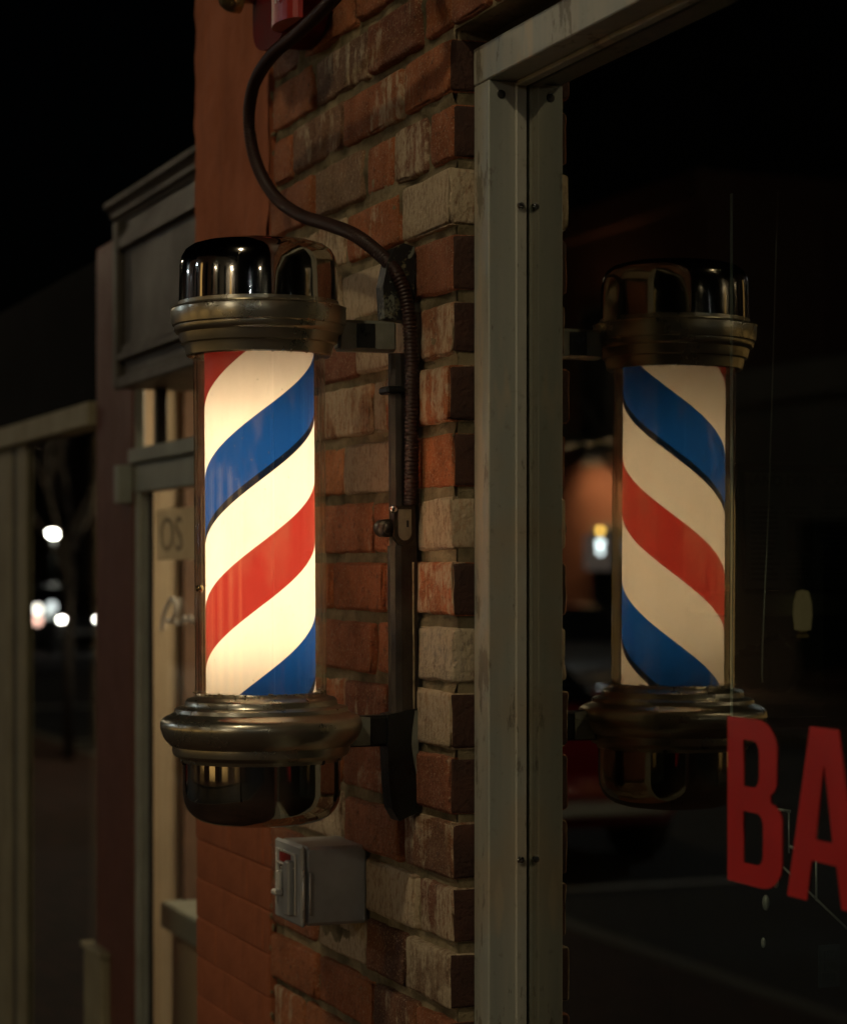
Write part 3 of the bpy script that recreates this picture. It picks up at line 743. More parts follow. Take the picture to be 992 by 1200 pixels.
# ------------------------------------------------------------------ neighbouring shop (behind, left)
NY = .13
def nx(px): return PY(px, 665, NY).x
def nz(px, py, y=NY): return PY(px, py, y).z
M['fascia'] = paint_mat('grey_fascia_paint', (.075, .068, .054), (.03, .027, .022), amt=.5)
M['doorframe'] = simple('grey_green_door_paint', (.27, .30, .26), .5, .1, .2, 12, .15)
M['beige'] = simple('beige_interior', (.50, .40, .27), .8, 0, .12, 5, .1)
M['npane'] = glass_mat('neighbour_glass', .6, (.94, .94, .92), dirt=.03)
nb_ = thing('door_front', 'grey green shop door and transom with lit beige room behind, beyond orange wall', 'shopfront', (0, 0, 0))
xL, xR = nx(157), -.995
z_door = nz(157, 578); z_r2 = nz(157, 560); z_rail = nz(157, 527); z_tr = nz(157, 466)
JW = .034
mb = MB(); mb.box(xL, xL + JW, NY, NY + .012, 0, z_door, .002); mb.obj('jamb', M['doorframe'], nb_)
mb = MB(); mb.box(xL + JW - .012, xL + JW + .0, NY + .0125, NY + .024, 0, z_door, .002); mb.obj('jamb_stop', M['doorframe'], nb_)
mb = MB(); mb.box(xL, xR, NY - .002, NY + .03, z_door + .0004, (z_r2 + z_rail) / 2 - .002, .002); mb.obj('head_rail', M['doorframe'], nb_)
mb = MB(); mb.box(xL, xR, NY - .012, NY + .03, (z_r2 + z_rail) / 2, z_rail, .002); mb.obj('transom_rail', M['doorframe'], nb_)
mb = MB(); mb.box(xL, xL + .02, NY, NY + .015, z_rail + .0004, z_tr + .03, .002); mb.obj('transom_post', M['doorframe'], nb_)
xm = nx(177); mb = MB(); mb.box(xm, xm + .02, NY + .005, NY + .025, z_rail + .0004, z_tr + .03, .002); mb.obj('transom_bar', M['blackiron'], nb_)
mb = MB(); mb.box(xL + JW, xR, NY + .027, NY + .030, 0, z_door - .001); mb.obj('pane', M['npane'], nb_)
mb = MB(); mb.box(xL + .03, xR, NY + .027, NY + .030, z_rail, z_tr + .03); mb.obj('pane', M['npane'], nb_)
mb = MB(); mb.box(xL + JW + .001, xL + JW + .008, NY + .018, NY + .0265, 0, z_door, .001); mb.obj('dark_gasket', M['rubber'], nb_)
mb = MB(); mb.box(nx(152) , nx(158), NY - .03, NY - .004, nz(157, 590), nz(157, 545), .002); mb.obj('door_closer', M['doorframe'], nb_)
def card():
    t = NT('pale_backlit_card'); n = t.noise(t.coord(), 30, 4); c_ = t.mix(t.ramp(n, .3, .7), (.50, .46, .38), (.44, .40, .32))
    a = t.n('BsdfDiffuse'); b = t.n('BsdfTranslucent'); t.l(c_, a.inputs[0]); t.l(c_, b.inputs[0]); mx = t.n('MixShader'); mx.inputs[0].default_value = .7
    t.l(a.outputs[0], mx.inputs[1]); t.l(b.outputs[0], mx.inputs[2]); t.l(mx.outputs[0], t.out.inputs[0]); return t.m
M['card'] = card()
# closed sign band and its letters, handwriting
zs0, zs1 = nz(185, 656), nz(185, 596)
mb = MB(); mb.box(PY(183, 620, NY + .024).x, xR, NY + .0245, NY + .0250, zs0, zs1); mb.obj('sign_band', M['card'], nb_)
M['signink'] = simple('faded_sign_ink', (.22, .19, .14), .8)
pz = PY(188, 646, NY + .0235)
text('OS', 'lettering', (PY(188, 606, NY + .0235).z - pz.z) / .70, M['signink'], frame_m((1.45, 0, 0), (0, 0, 1), (PY(187, 620, NY + .0235).x, NY + .0235, pz.z)), nb_, .0003, 1.0)
mb = MB()
def stroke(pts, r=.0045):
    q = spline([PY(a, b, NY + .0225) for a, b in pts], .004); mb.tube(q, r, 6)
stroke([(190, 738), (192, 722), (197, 708), (202, 702), (206, 708), (206, 718), (201, 728), (197, 727)]); stroke([(205, 727), (208, 732), (212, 728), (216, 722), (218, 729), (223, 722), (225, 729), (230, 724), (234, 728)], .0025)
mb.obj('handwriting', M['white_print'], nb_)
# fascia with panel and mouldings
fa = thing('shop_fascia', 'dark grey panelled shop fascia with cornice above the next door', 'fascia', (0, 0, 0))
FYY = .085
fx0 = PY(141, 400, FYY).x; fz0 = PY(145, 455, FYY).z; fz1 = PY(141, 262, FYY).z; FR = -.995
mb = MB(); mb.box(fx0, FR, FYY, NY + .1, fz0, fz1, .003); mb.obj('board', M['fascia'], fa)
pz0 = PY(152, 412, FYY).z; pz1 = PY(152, 290, FYY).z
for (za, zb_, dy) in ((pz1, pz1 + .022, .012), (pz1 + .0222, pz1 + .034, .006), (pz0 - .014, pz0, .014), (pz0 + .001, pz0 + .014, .007)):
    mb = MB(); mb.box(fx0 + .03, FR, FYY - dy, FYY - .0003, za, zb_, .002); mb.obj('moulding', M['fascia'], fa)
mb = MB(); mb.box(fx0 - .0005, fx0 + .028, FYY - .014, FYY - .0003, fz0 + .002, fz1, .002); mb.obj('moulding', M['fascia'], fa)
mb = MB(); mb.box(fx0 - .003, FR, FYY - .012, FYY - .0003, fz0 - .002, fz0 + .02, .003); mb.obj('moulding', M['fascia'], fa)
cz = fz1
cp = [(FYY + .05, cz - .001), (FYY - .003, cz - .001), (FYY - .006, cz + .006), (FYY - .013, cz + .009), (FYY - .014, cz + .017), (FYY - .020, cz + .024), (FYY - .025, cz + .027), (FYY - .026, cz + .036), (FYY + .05, cz + .037)]
mb = MB(); mb.prism(cp, fx0 - .022, FR, 'x'); mb.obj('cornice', M['fascia'], fa)
# red painted pilaster
RX0 = nx(115); RX1 = nx(158)
mb = MB(); mb.box(RX0, RX1, NY - .004, NY + .02, 0, EYE + .62, .004); mb.box(RX0 - .006, RX1 + .0, NY - .012, NY + .02, 0, .15, .004)
tag(mb.obj('red_pilaster', M['redpaint']), 'dark red painted pilaster between the two shopfronts on the left', 'pilaster')
# second shopfront
s2 = thing('far_shopfront', 'pale framed dark shop window at left edge with street lights mirrored in it', 'shopfront', (0, 0, 0))
M['palewood'] = paint_mat('pale_yellow_frame_paint', (.28, .26, .165), (.12, .10, .06), amt=.5)
z0_, z1_ = nz(60, 502), nz(60, 472)
mb = MB(); mb.box(-6.0, RX0 - .001, NY - .02, NY + .03, nz(110, 500), nz(110, 472), .003); mb.obj('lintel', M['palewood'], s2)
mb = MB(); mb.box(nx(19), nx(31), NY + .0, NY + .006, 0, nz(110, 500) - .001, .004); mb.obj('frame_post', M['palewood'], s2)
mb = MB(); mb.box(nx(-12), nx(13.5), NY + .0, NY + .006, 0, nz(110, 500) - .001, .004); mb.obj('frame_post', M['palewood'], s2)
mb = MB(); mb.box(nx(14), nx(17) , NY + .004, NY + .05, 0, nz(110, 500) - .001); mb.obj('gap', M['rubber'], s2)
M['mpane'] = glass_mat('far_glass', 3.6, (.7, .72, .7), dirt=.01)
mb = MB(); mb.add([(nx(30), NY + .0075, 0), (RX0, NY + .0075, 0), (RX0, NY + .0075, nz(110, 500)), (nx(30), NY + .0075, nz(110, 500))], [(0, 1, 2, 3)]); mb.obj('pane', M['mpane'], s2, fix=False)
mb = MB(); mb.box(-6, nx(-12) - .001, NY + .02, NY + .06, 0, nz(110, 500) - .001); mb.obj('side_panel', M['palewood'], s2)
mb = MB(); mb.box(-6, RX0 - .001, NY + .0, NY + .03, nz(110, 472) + .001, EYE + .60); mb.obj('upper_board', M['matt_black'], s2)
mb = MB(); mb.box(-40, -6.001, NY - .01, NY + .03, 0, EYE + .6); tag(mb.obj('terrace_wall', M['redpaint']), 'dark painted wall of the terrace farther along the street', 'wall')
bxp = PY(98, 1110, NY - .02); bxq = PY(119, 1110, NY - .02)
mb = MB(); mb.box(bxp.x, bxq.x, NY - .02, NY + .0, 0, bxp.z, .004); mb.box(bxp.x - .004, bxq.x + .004, NY - .026, NY + .0, bxp.z + .0005, bxp.z + .012, .002)
tag(mb.obj('wooden_board', M['palewood']), 'pale low board leaning at the foot of the dark red pilaster', 'board')
# room behind the door
mb = MB(); mb.box(-2.6, -.99, 1.6, 1.66, 0, 2.3); mb.box(-2.6, -2.55, .2, 1.6, 0, 2.3); tag(mb.obj('next_room_wall', M['beige']), kind='structure')
mb = MB(); mb.box(-2.55, -.99, .19, 1.6, -.02, .01); tag(mb.obj('next_room_floor', M['wood']), kind='structure')
mb = MB(); mb.box(-2.55, -.99, .24, 1.6, 2.25, 2.29); tag(mb.obj('next_room_ceiling', M['beige']), kind='structure')
mb = MB(); mb.box(-.99, -.96, .145, 1.66, 0, 2.3); tag(mb.obj('next_room_side', M['redpaint']), kind='structure')
bp = PX(213, 600, -2.549)
mb = MB(); mb.box(-2.549, -2.53, bp.y, 1.59, 0, 2.24); tag(mb.obj('room_brick_panel', simple('brown_brick', (.20, .12, .08), .8)), 'dark red brick panel on the far wall of the next room', 'wall')
le = PY(191, 1043, .22); le2 = PX(232, 1050, -2.2)
sh = thing('counter_ledge', 'pale ledge seen through the lower door glass', 'shelf', (0, 0, 0))
l0 = PY(191, 1040, NY + .07); lz_ = PY(210, 1040, NY + .15).z
mb = MB(); mb.box(l0.x - .02, -1.0, NY + .07, NY + .30, lz_ - .05, lz_, .004); mb.obj('top_board', M['doorframe'], sh)
mb = MB(); mb.box(l0.x - .01, -1.01, NY + .09, NY + .28, 0, lz_ - .0505); mb.obj('front', M['beige'], sh)
lp = thing('ceiling_lamp', 'round ceiling lamp lighting the beige room next door', 'lamp', (-1.9, .9, 2.245))
mb = MB(); mb.lathe([(.0001, -.06), (.10, -.055), (.14, -.03), (.15, 0)], 24); mb.obj('diffuser', emit('room_lamp', (1, .80, .52), ROOM_NEXT), lp, fix=False)

# ------------------------------------------------------------------ inside the barber shop
IX = -.650
M['paper'] = simple('old_newsprint', (.50, .53, .46), .8, 0, .15, 12, .1)
M['ink'] = simple('black_ink', (.02, .022, .022), .7)
nf = thing('framed_newspaper', 'framed old newspaper page hanging on the shop side wall seen through the window', 'picture', (0, 0, 0))
q1 = PX(868, 690, IX); q2 = PX(1040, 556, IX)
mb = MB(); mb.box(IX, IX + .006, q1.y, q2.y, q1.z, q2.z); mb.obj('page', M['paper'], nf)
hd = PX(860, 569, IX)
text('RAND DEMOCRAT AN', 'headline', .0215, M['ink'], frame_m((0, 1, 0), (0, 0, 1), (IX + .0065, q1.y + .002, hd.z)), nf, .0002, 1.0)
mb = MB()
for i in range(4):
    for j in range(15):
        ya = q1.y + .012 + i * .055; zz_ = q1.z + .012 + j * .0072
        if i in (1,) and 4 < j < 12: continue
        mb.box(IX + .0062, IX + .0068, ya, ya + .046 * random.uniform(.75, 1), zz_, zz_ + .0028)
mb.box(IX + .0062, IX + .0068, q1.y + .07, q1.y + .112, q1.z + .05, q1.z + .10)
o = mb.obj('print_columns', M['ink'], nf); o['kind'] = 'stuff'
mb = MB(); fr_ = .012
mb.box(IX, IX + .012, q1.y - fr_, q1.y - .0002, q1.z - fr_, q2.z + fr_); mb.box(IX, IX + .012, q1.y, q2.y, q1.z - fr_, q1.z - .0002); mb.box(IX, IX + .012, q1.y, q2.y, q2.z + .0002, q2.z + fr_)
mb.obj('frame', M['wood'], nf)
sf = PX(860, 722, IX + .1); sf1 = PX(992, 694, IX + .1)
mb = MB(); mb.box(IX, IX + .12, sf.y - .02, sf.y + .75, sf.z, sf1.z, .003)
tag(mb.obj('wall_shelf', M['roomwall']), 'pale grey-green shelf on the shop side wall below the newspaper', 'shelf')
# cream bottle on the shelf, made to glow as a light for the shop
lpp = PX(940, 692, IX + .14)
sl = thing('glow_bottle', 'small cream bottle made to glow like a lamp on the shelf inside the shop', 'lamp', (lpp.x, lpp.y, sf1.z))
mb = MB(); mb.lathe([(.0001, -.052), (.011, -.05), (.013, -.03), (.012, -.012), (.008, .002), (.0001, .004)], 20); mb.obj('glowing_body', emit('cream_bottle_glow', (1.0, .66, .26), .07), sl, fix=False)
mb = MB(); mb.lathe([(.016, -.066), (.016, -.06), (.006, -.055), (.006, -.05)], 16, cap=True); mb.obj('base', M['brass'], sl)
ct = PX(870, 812, IX + .25)
cn = thing('counter', 'dark wooden counter along the shop side wall', 'counter', (0, 0, 0))
mb = MB(); mb.box(IX + .001, IX + .42, .35, 2.6, ct.z - .035, ct.z, .004); mb.obj('top', M['wood'], cn)
mb = MB(); mb.box(IX + .001, IX + .40, .38, 2.58, 0.012, ct.z - .036); mb.obj('cupboard', M['wood'], cn)
M['jar'] = simple('dark_glazed_jar', (.035, .02, .018), .15, 0, .2)
for i, (px_, h_, lab) in enumerate(((880, .06, 'small dark jar at the left end of the counter inside'), (906, .075, 'taller dark round jar beside the small jar on the counter'))):
    pj = PX(px_, 800, IX + .25); j = thing('jar', lab, 'jar', (IX + .25, pj.y, ct.z + .0005), 'dark jars on the counter')
    mb = MB(); mb.lathe([(.016, 0), (.026, .010), (.030, h_ * .4), (.024, h_ * .75), (.014, h_ * .85)], 20, cap=True); mb.obj('body', M['jar'], j)
    mb = MB(); mb.lathe([(.017, h_ * .852), (.017, h_ * .9), (.006, h_ * .95), (.006, h_)], 16, cap=True); mb.obj('lid', M['jar'], j)
# upright glass divider with polished edge
ge = PX(855, 227, .02); 
y0g = PZ(855, 600, 2.55)
gp = thing('glass_divider', 'clear glass divider with bright polished edge standing inside the window', 'glass panel', (0, 0, 0))
yg = y0g.y; xg = y0g.x; zt_g = PX(855, 227, xg).z; zb_g = PX(855, 842, xg).z
M['edge'] = simple('polished_green_glass_edge', (.75, .90, .86), .25, .0, .2)
M['clear'] = glass_mat('divider_glass', .8, (.93, .96, .94), dirt=.05)
mb = MB(); mb.box(xg, xg + .005, yg + .0012, yg + .115, zb_g, zt_g); mb.obj('sheet', M['clear'], gp)
mb = MB(); mb.box(xg, xg + .005, yg, yg + .001, zb_g, zt_g); mb.obj('polished_edge', M['edge'], gp)
mb = MB(); mb.box(xg - .005, xg + .01, yg - .002, yg + .12, zb_g - .012, zb_g - .0003, .001); mb.obj('foot', M['iron'], gp)
cpath = [PZ(911, 225, 2.7), PZ(906, 400, 2.7), PZ(900, 600, 2.7), PZ(893, 760, 2.7), PZ(893, 800, 2.7)]
mb = MB(); mb.tube(spline(cpath, .02), .0010, 6); tag(mb.obj('pull_cord', M['white_print']), 'thin pale cord hanging inside the window behind the divider', 'cord')
# barber chair
ch = thing('barber_chair', 'black leather barber chair with chrome arms in the dark shop', 'chair', (-.02, .95, .012), rz=math.radians(205))
M['leather'] = simple('black_leather', (.015, .014, .013), .35, 0, .3, 20, .4)
mb = MB(); mb.lathe([(.26, 0), (.26, .02), (.20, .045), (.05, .06), (.045, .33)], 32, cap=True); mb.obj('base', M['chrome'], ch)
mb = MB(); mb.box(-.26, .26, -.25, .27, .40, .54, .04); mb.obj('seat', M['leather'], ch)
mb = MB(); mb.box(-.20, .20, -.2, .2, .33, .40, .01); mb.obj('seat_frame', M['chrome'], ch)
mb = MB(); mb.prism([(.24, .50), (.34, .50), (.42, 1.08), (.33, 1.10)], -.24, .24, 'x'); mb.obj('backrest', M['leather'], ch)
mb = MB(); mb.box(-.14, .14, .35, .43, 1.17, 1.34, .03); mb.obj('headrest', M['leather'], ch)
for sx in (-.06, .06):
    mb = MB(); mb.tube([(sx, .375, 1.06), (sx, .39, 1.20)], .008, 8); mb.obj('headrest_post', M['chrome'], ch)
for sx in (-.30, .30):
    mb = MB(); mb.tube(spline([Vector((sx, .26, .45)), Vector((sx, .25, .68)), Vector((sx, .1, .74)), Vector((sx, -.15, .73)), Vector((sx, -.24, .66)), Vector((sx, -.24, .45))], .03), .016, 10); mb.obj('arm', M['chrome'], ch)
    mb = MB(); mb.box(sx - .035, sx + .035, -.14, .2, .758, .79, .012); mb.obj('arm_pad', M['leather'], ch)
mb = MB(); mb.box(-.18, .18, -.62, -.36, .16, .18, .008); mb.tube([(-.1, -.2, .38), (-.1, -.5, .18)], .012, 8); mb.tube([(.1, -.2, .38), (.1, -.5, .18)], .012, 8); mb.obj('footrest', M['chrome'], ch)
# chrome rack near the pane
rk = thing('chrome_rack', 'thin chrome wire rack low inside the window behind the letter A', 'rack', (0, 0, 0))
A_ = lambda px, py: PZ(px, py, 2.35)
def wire(a, b, r=.0012): 
    mb = MB(); mb.tube([A_(*a), A_(*b)], r, 8); mb.obj('wire', M['baremetal'], rk)
wire((917, 1016), (1010, 1106)); wire((956, 1000), (956, 1056)); wire((924, 950), (924, 1000), .0010); wire((910, 949), (926, 951), .0016)
wire((924, 992), (935, 996), .0018)
for (px_, py_, r_) in ((909, 1034, .0036), (897, 1058, .0046), (894, 1105, .0030)):
    mb = MB(); p_ = A_(px_, py_); sphere(mb, p_, r_, 12, sc=(1, .8, 1.8)); mb.obj('glint_knob', M['baremetal'], rk)  # pale blobs stand for glints, their brightness put into the metal colour
mb = MB()
gA = PZ(964, 1125, 2.3)
for i in range(5):
    for j in range(3):
        mb.box(gA.x - .001, gA.x + .001, gA.y + i * .0036 - .002, gA.y + i * .0036 + .0006, gA.z + j * .011 - .022, gA.z + j * .011 - .013)
mb.box(gA.x - .003, gA.x - .0012, gA.y - .004, gA.y + .02, gA.z - .028, gA.z + .014)
mb.obj('small_grille', simple('blue_grey_grille', (.08, .11, .14), .4, .3), rk)

# ------------------------------------------------------------------ far side of the street
FB = -15.0
M['farwall'] = [paint_mat('far_brick_paint', (.13, .055, .034), amt=.4), paint_mat('far_grey_render', (.16, .15, .13), amt=.4), paint_mat('far_brown_brick', (.17, .10, .07), amt=.4)]
M['litglass'] = emit('lit_far_window', (1.0, .60, .20), .8)
M['darkglass'] = simple('dark_far_glass', (.01, .012, .014), .08, 0, .1)
labels = ['far brick shop building', 'far grey rendered building', 'far brown brick building']
xb = 14.0
descs = ['orange brick shopfront across the street lit by wall lamps', 'grey rendered two storey building across the street', 'brown brick building across the street beside the grey one',
         'red brick building across the street with tall windows', 'low grey shop across the street farther down', 'brown corner building far down the other side', 'plain red building at the far end of the street', 'grey end building beyond the red one', 'last brown building on the far side of the street']
edges = [14, 2, -9, -20, -28.0, -38.5, -50, -64, -80, -110]
mats = [1, 2, 0, 1, 0, 2, 1, 0, 2]
dd = [1, 2, 3, 4, 0, 5, 7, 6, 8]
for i in range(9):
    x1, x0 = edges[i], edges[i + 1]; h = [7.5, 8.2, 6.8, 4.5, 7.6, 8.5, 6.0, 8.0, 7.0][i]
    b = thing('far_building', descs[dd[i]], 'building', (x0, FB, 0))
    L_ = x1 - x0
    mb = MB(); mb.box(0, L_ - .02, -8, 0, 0, h); mb.box(0, L_ - .02, .0, .18, h - .45, h + .05, .03); mb.obj('wall', M['farwall'][mats[i]], b)
    nwin = int(L_ / 2.6)
    for k in range(nwin):
        xa = (k + .5) * L_ / nwin - .6
        if h > 5:
            mb = MB(); mb.box(xa, xa + 1.2, .002, .05, 3.42, 6.0, .01); o = mb.obj('window', M['farwall'][1], b)
            mb = MB(); mb.box(xa + .08, xa + 1.12, .051, .06, 3.5, 5.92); mb.obj('glass', M['litglass'] if (i, k) in ((1, 1), (0, 2)) else M['darkglass'], o)
    for k in range(max(1, nwin // 2)):
        xa = (k + .5) * L_ / max(1, nwin // 2) - 1.4
        mb = MB(); mb.box(xa, xa + 2.8, .002, .06, .02, 2.45, .01); o = mb.obj('window', M['farwall'][1], b)
        mb = MB(); mb.box(xa + .1, xa + 2.7, .061, .07, .08, 2.38); mb.obj('glass', M['litglass'] if (i in (0, 1, 2)) else M['darkglass'], o)
# wall wash lamps over the brick shopfront (seen in the pane between frame and pole)
for i, px_ in enumerate((668, 690, 712)):
    p_ = seen_in(px_, 530, FB + .45, GY)
    ln = thing('wall_lamp', ['left', 'middle', 'right'][i] + ' one of three wall lamps over the brick shopfront across the street', 'lamp', (p_.x, FB + .45, 3.72), 'wall lamps on the brick shopfront')
    mb = MB(); mb.lathe([(.13, 0), (.12, .12), (.06, .17), (.02, .19)], 16); mb.obj('shade', M['blackiron'], ln)
    mb = MB(); mb.tube([(0, 0, .18), (0, -.44, .24)], .015, 8); mb.obj('arm', M['blackiron'], ln)
    mb = MB(); sphere(mb, (0, 0, .09), .045, 12); mb.obj('bulb', emit('warm_bulb', (1, .62, .34), 4800), ln)
# lit window sign below them
p1 = seen_in(684, 668, FB + .16, GY); p2 = seen_in(713, 626, FB + .16, GY)
sg = thing('lit_shop_sign', 'small lit shop sign with yellow and blue-white bulbs across the street', 'sign', (0, 0, 0))
mb = MB(); mb.box(min(p1.x, p2.x), max(p1.x, p2.x), FB + .1, FB + .16, p1.z, p2.z); mb.obj('plate', emit('pale_sign_plate', (.5, .40, .36), .22), sg)
for (px_, py_, c_, r_, st) in ((703, 622, (1, .62, .12), .05, 9), (703, 637, (.72, .88, 1), .06, 10), (703, 646, (.72, .88, 1), .05, 8)):
    p_ = seen_in(px_, py_, FB + .3, GY); mb = MB(); sphere(mb, (p_.x, FB + .3, p_.z), r_, 10); mb.obj('bulb', emit('sign_bulb', c_, st), sg)

# ------------------------------------------------------------------ cars
def car_mats(col):
    t = NT('car_paint'); n = t.noise(t.coord(), 300, 2); t.pbr(col, .28, .1, t.bump(n, .02, .0003), .5, .8); return t.m
def make_car(name, label, col, loc, rz, lights=0.0, group=None):
    c = thing(name, label, 'car', loc, group, rz); P_ = car_mats(col)
    # stations along x (front at +x): x, half width, bottom z, belt z, top z, half top width
    st = [(-2.28, .60, .42, .72, .74, .55), (-2.20, .78, .30, .84, .90, .70), (-1.75, .86, .22, .92, 1.02, .74), (-1.35, .88, .20, .94, 1.06, .74), (-.9, .89, .20, .94, 1.08, .74),
          (0, .89, .20, .94, 1.06, .74), (.75, .88, .20, .92, 1.0, .74), (1.2, .87, .20, .86, .94, .72), (1.7, .85, .22, .78, .84, .68), (2.1, .76, .28, .68, .73, .6), (2.25, .60, .38, .60, .63, .52)]
    mb = MB(); v = []; f = []
    for (x, hw, zb, zm, zt, ht) in st:
        ring = [(hw * .9, zb), (hw, zb + .12), (hw * 1.0, (zb + zm) / 2), (hw * .985, zm), (ht * 1.05, zt - .015), (ht * .6, zt), (0, zt + .01)]
        full = ring + [(-a, b) for a, b in reversed(ring[:-1])]
        for a, b in full: v.append((x, a, b))
    n_ = 13
    for i in range(len(st) - 1):
        for k in range(n_ - 1): f.append((i * n_ + k, i * n_ + k + 1, (i + 1) * n_ + k + 1, (i + 1) * n_ + k))
        f.append((i * n_ + n_ - 1, i * n_, (i + 1) * n_, (i + 1) * n_ + n_ - 1))
    f.append(tuple(range(n_))); f.append(tuple(reversed([(len(st) - 1) * n_ + k for k in range(n_)])))
    mb.add(v, f, 0, True); mb.obj('body', P_, c)
    cab = [(-1.75, .70, 1.02), (-1.15, .60, 1.40), (-.5, .60, 1.46), (.15, .60, 1.43), (.95, .70, .98)]
    mb = MB(); v = []; f = []
    for (x, hw, z) in cab:
        for a, b in ((.78 if z > 1.1 else .76, .98), (hw, z), (hw * .5, z + .02), (-hw * .5, z + .02), (-hw, z), (-(.78 if z > 1.1 else .76), .98)): v.append((x, a, b))
    for i in range(4):
        for k in range(5): f.append((i * 6 + k, i * 6 + k + 1, (i + 1) * 6 + k + 1, (i + 1) * 6 + k))
    mb.add(v, f); mb.obj('windows', M['darkglass'], c)
    mb = MB(); mb.prism([(-1.12, 1.415), (-.5, 1.485), (.12, 1.455), (.18, 1.44), (-.5, 1.465), (-1.16, 1.40)], -.60, .60, 'y'); mb.obj('roof', P_, c)
    for x in (-.35,):
        for s in (-1, 1):
            mb = MB(); mb.prism([(x - .04, .96), (x + .04, .96), (x + .02, 1.45), (x - .02, 1.45)], s * .60, s * .775, 'y'); mb.obj('door_pillar', P_, c)
    for x in (-1.42, 1.40):
        for s in (-1, 1):
            o = MB(); o.tube([(x, s * .70, .315), (x, s * .90, .315)], .315, 28); wo = o.obj('wheel', M['rubber'], c)
            o = MB(); o.tube([(x, s * .88, .315), (x, s * .906, .315)], .20, 20); o.obj('rim', M['galv'], wo)
    for s in (-1, 1):
        mb = MB(); sphere(mb, (2.14, s * (.42 if lights else .58), .67 if lights else .62), .07 if lights else .10, 14, sc=(.7, 1.4, .75)); mb.obj('headlight', emit('headlight_glow', (1, .96, .86), lights) if lights else M['galv'], c)
        mb = MB(); sphere(mb, (-2.20, s * .62, .76), .09, 12, sc=(.6, 1.5, .8)); mb.obj('tail_light', M['red_plastic'], c)
        mb = MB(); mb.box(.55, .72, s * .88, s * 1.02, .94, 1.06, .02); mb.obj('mirror', P_, c)
    mb = MB(); mb.box(-2.34, -2.2, -.62, .62, .40, .50, .02); mb.box(2.18, 2.30, -.6, .6, .36, .46, .02); mb.obj('bumper', M['galv'], c)
    return c
make_car('parked_car', 'dark red parked car at the near kerb mirrored low in the shop window', (.30, .010, .012), (-12.9, -4.9, -.143), 0)
make_car('parked_car', 'white car at the near kerb parked behind the dark red car', (.62, .64, .64), (-19.4, -5.0, -.143), 0)
hl = mirrored(74, 727, 54, NY); 
make_car('parked_car', 'dark car with bright headlights on the far side of the street, farther one', (.05, .06, .07), (seen_in(94, 724, -10.3, NY).x - 2.2, -10.3, -.143), math.radians(0), 40)
make_car('parked_car', 'grey parked car without lights across the street near the brick shop', (.12, .12, .13), (-24.0, -10.2, -.143), math.pi)
# ------------------------------------------------------------------ street lamps
def street_lamp(x, y, hgt, col, st, label, r=.14, arm=0.0, group='street lamps'):
    t = thing('street_lamp', label, 'street lamp', (x, y, 0), group)
    mb = MB(); mb.lathe([(.12, 0), (.12, .3), (.07, .35), (.05, hgt)], 16, cap=True); mb.obj('post', M['blackiron'], t)
    if arm: mb = MB(); mb.tube([(0, 0, hgt - .02), (0, arm * .5, hgt + .12), (0, arm, hgt + .10)], .035, 8); mb.obj('arm', M['blackiron'], t)
    mb = MB(); mb.lathe([(r * 1.25, .0), (r * 1.1, .10), (r * .3, .18)], 20); mb.obj('lamp_hood', M['blackiron'], t, (0, arm, hgt + .0))
    mb = MB(); sphere(mb, (0, 0, -.02), r, 16, sc=(1, 1, .8)); mb.obj('lamp_glass', emit('lamp_glass', col, st), t, (0, arm, hgt))
    return t
street_lamp(3.0, -3.45, 5.95, (1.0, .80, .50), MAIN_LAMP, 'tall street lamp on the near kerb beside the barber shop', .14)
wl = [(2.0, -14.2, 5.2, (1, .85, .6)), (-7.5, -13.6, 5.6, (.75, .88, 1)), (-15, -12.2, 5.4, (.80, .93, 1)), (9.0, -13.5, 5.5, (1, .84, .62)), (15, -4.0, 5.5, (1, .85, .6)), (-30, -12.2, 5.4, (1, .85, .6)), (22, -12.2, 5.3, (.8, .9, 1)), (28, -3.9, 5.3, (1, .86, .62)), (37, -12.2, 5.6, (.85, .92, 1))]
names = ['across the street facing the barber shop', 'with cold white glow left of the brown building', 'across the street before the low grey shop', 'with amber glow at the right end of far pavement', 'on the near kerb far behind the viewer', 'in front of the orange brick shopfront', 'with cold glow at the far right end', 'on the near kerb two lamps behind the viewer', 'last one at the right end of the street']
for (x, y, h, c_), nm in zip(wl, names): street_lamp(x, y, h, c_, FAR_LAMP * {9.0: 14, -15: 9, -30: .8}.get(x, 2.2), 'street lamp ' + nm, .10)
street_lamp(-17.0, -3.45, 5.6, (1, .80, .52), 600, 'street lamp on the near kerb farther along past the shops', .12)
pL = seen_in(62, 623, -12.4, NY); street_lamp(pL.x, pL.y, pL.z, (1, .97, .85), 40, 'street lamp far down the street mirrored in the left shopfront', .16)
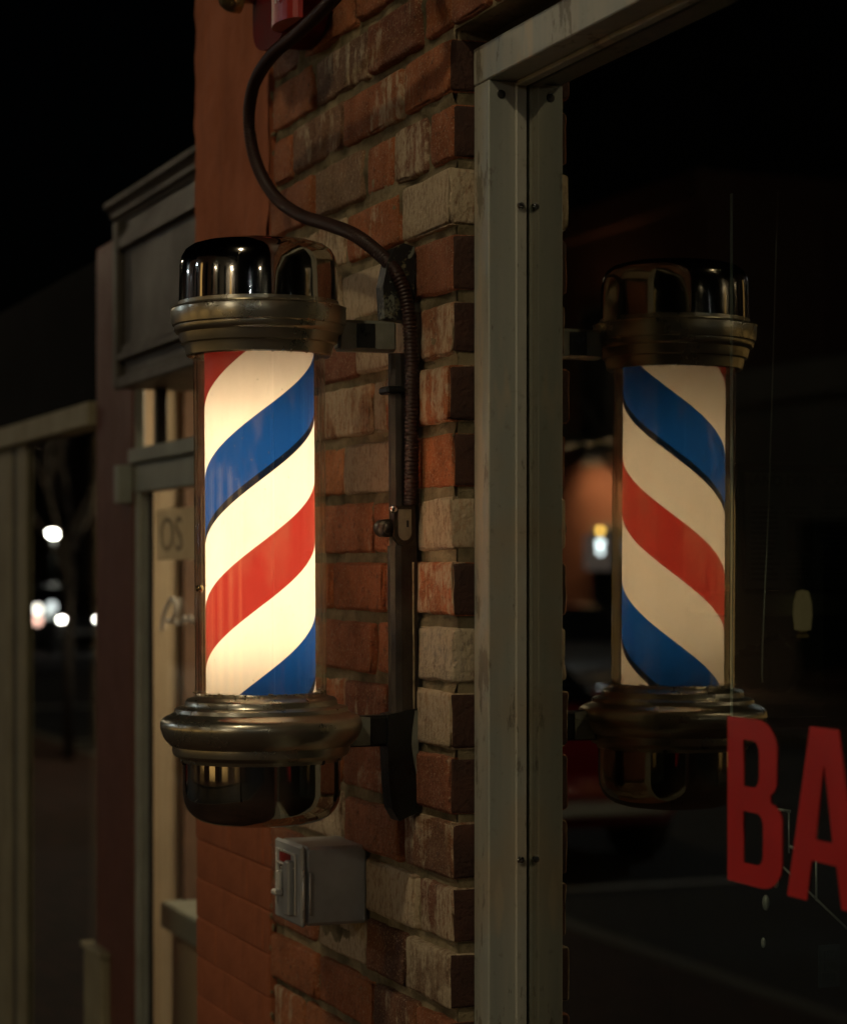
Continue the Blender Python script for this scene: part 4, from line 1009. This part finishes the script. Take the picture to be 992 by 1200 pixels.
pS = [(43, 714, 62, (.8, .75, .65), .9), (43, 727, 62, (.8, .45, .35), .7), (60, 711, 64, (.6, .65, .65), .45), (56, 719, 64, (.5, .55, .5), .3)]
bl_ = thing('bollard_lights', 'row of dim small lamps far down the street beside the parked car', 'lights', (0, 0, 0))
for (px_, py_, D_, c_, st) in pS:
    p_ = seen_in(px_, py_, -9.2 + D_ * .002, NY); mb = MB(); sphere(mb, p_, .10, 12); o = mb.obj('bulb', emit('dim_bulb', c_, st * 6), bl_)
    mb = MB(); mb.tube([(p_.x, p_.y, -.14), (p_.x, p_.y, p_.z - .1)], .03, 6); mb.obj('post', M['blackiron'], bl_)
# ------------------------------------------------------------------ bare trees at the kerb
M['bark'] = simple('bark', (.06, .05, .04), .9, 0, .3, 20, .6, .01)
def tree(x, y, h, label, seed):
    rnd = random.Random(seed); t = thing('bare_tree', label, 'tree', (x, y, 0), 'bare street trees')
    mb = MB(); mb.tube([(0, 0, -.1), (.02, .01, h * .2), (.04, 0, h * .42)], lambda i: [.055, .045, .04][i], 10); mb.obj('trunk', M['bark'], t)
    mb = MB()
    def br(p, d, l, r, dep):
        q = p + d * l; mid = p + d * l * .5 + Vector((rnd.uniform(-.06, .06), rnd.uniform(-.06, .06), 0)) * l
        mb.tube([p, mid, q], lambda i: [r, r * .8, r * .6][i], 5, caps=False)
        if dep == 0: return
        for k in range(3 if dep > 1 else 2):
            e = (d + Vector((rnd.uniform(-.7, .7), rnd.uniform(-.7, .7), rnd.uniform(-.1, .5)))).normalized(); br(q, e, l * rnd.uniform(.6, .85), r * .6, dep - 1)
    for k in range(5):
        a = k * 1.256 + rnd.random(); br(Vector((.04, 0, h * (.36 + .03 * k))), Vector((math.cos(a) * .6, math.sin(a) * .6, 1)).normalized(), h * .2, .028, 4)
    mb.obj('crown', M['bark'], t, fix=False)
tp = seen_in(79, 880, -3.3, NY); tree(tp.x, -3.3, 4.2, 'bare young tree at the kerb mirrored in the left shop window', 3)
tree(-9.5, -12.1, 5.0, 'bare tree on the far pavement opposite the barber shop', 8)
tree(-24.0, -12.1, 5.2, 'bare tree on the far pavement before the brick shopfront', 15)
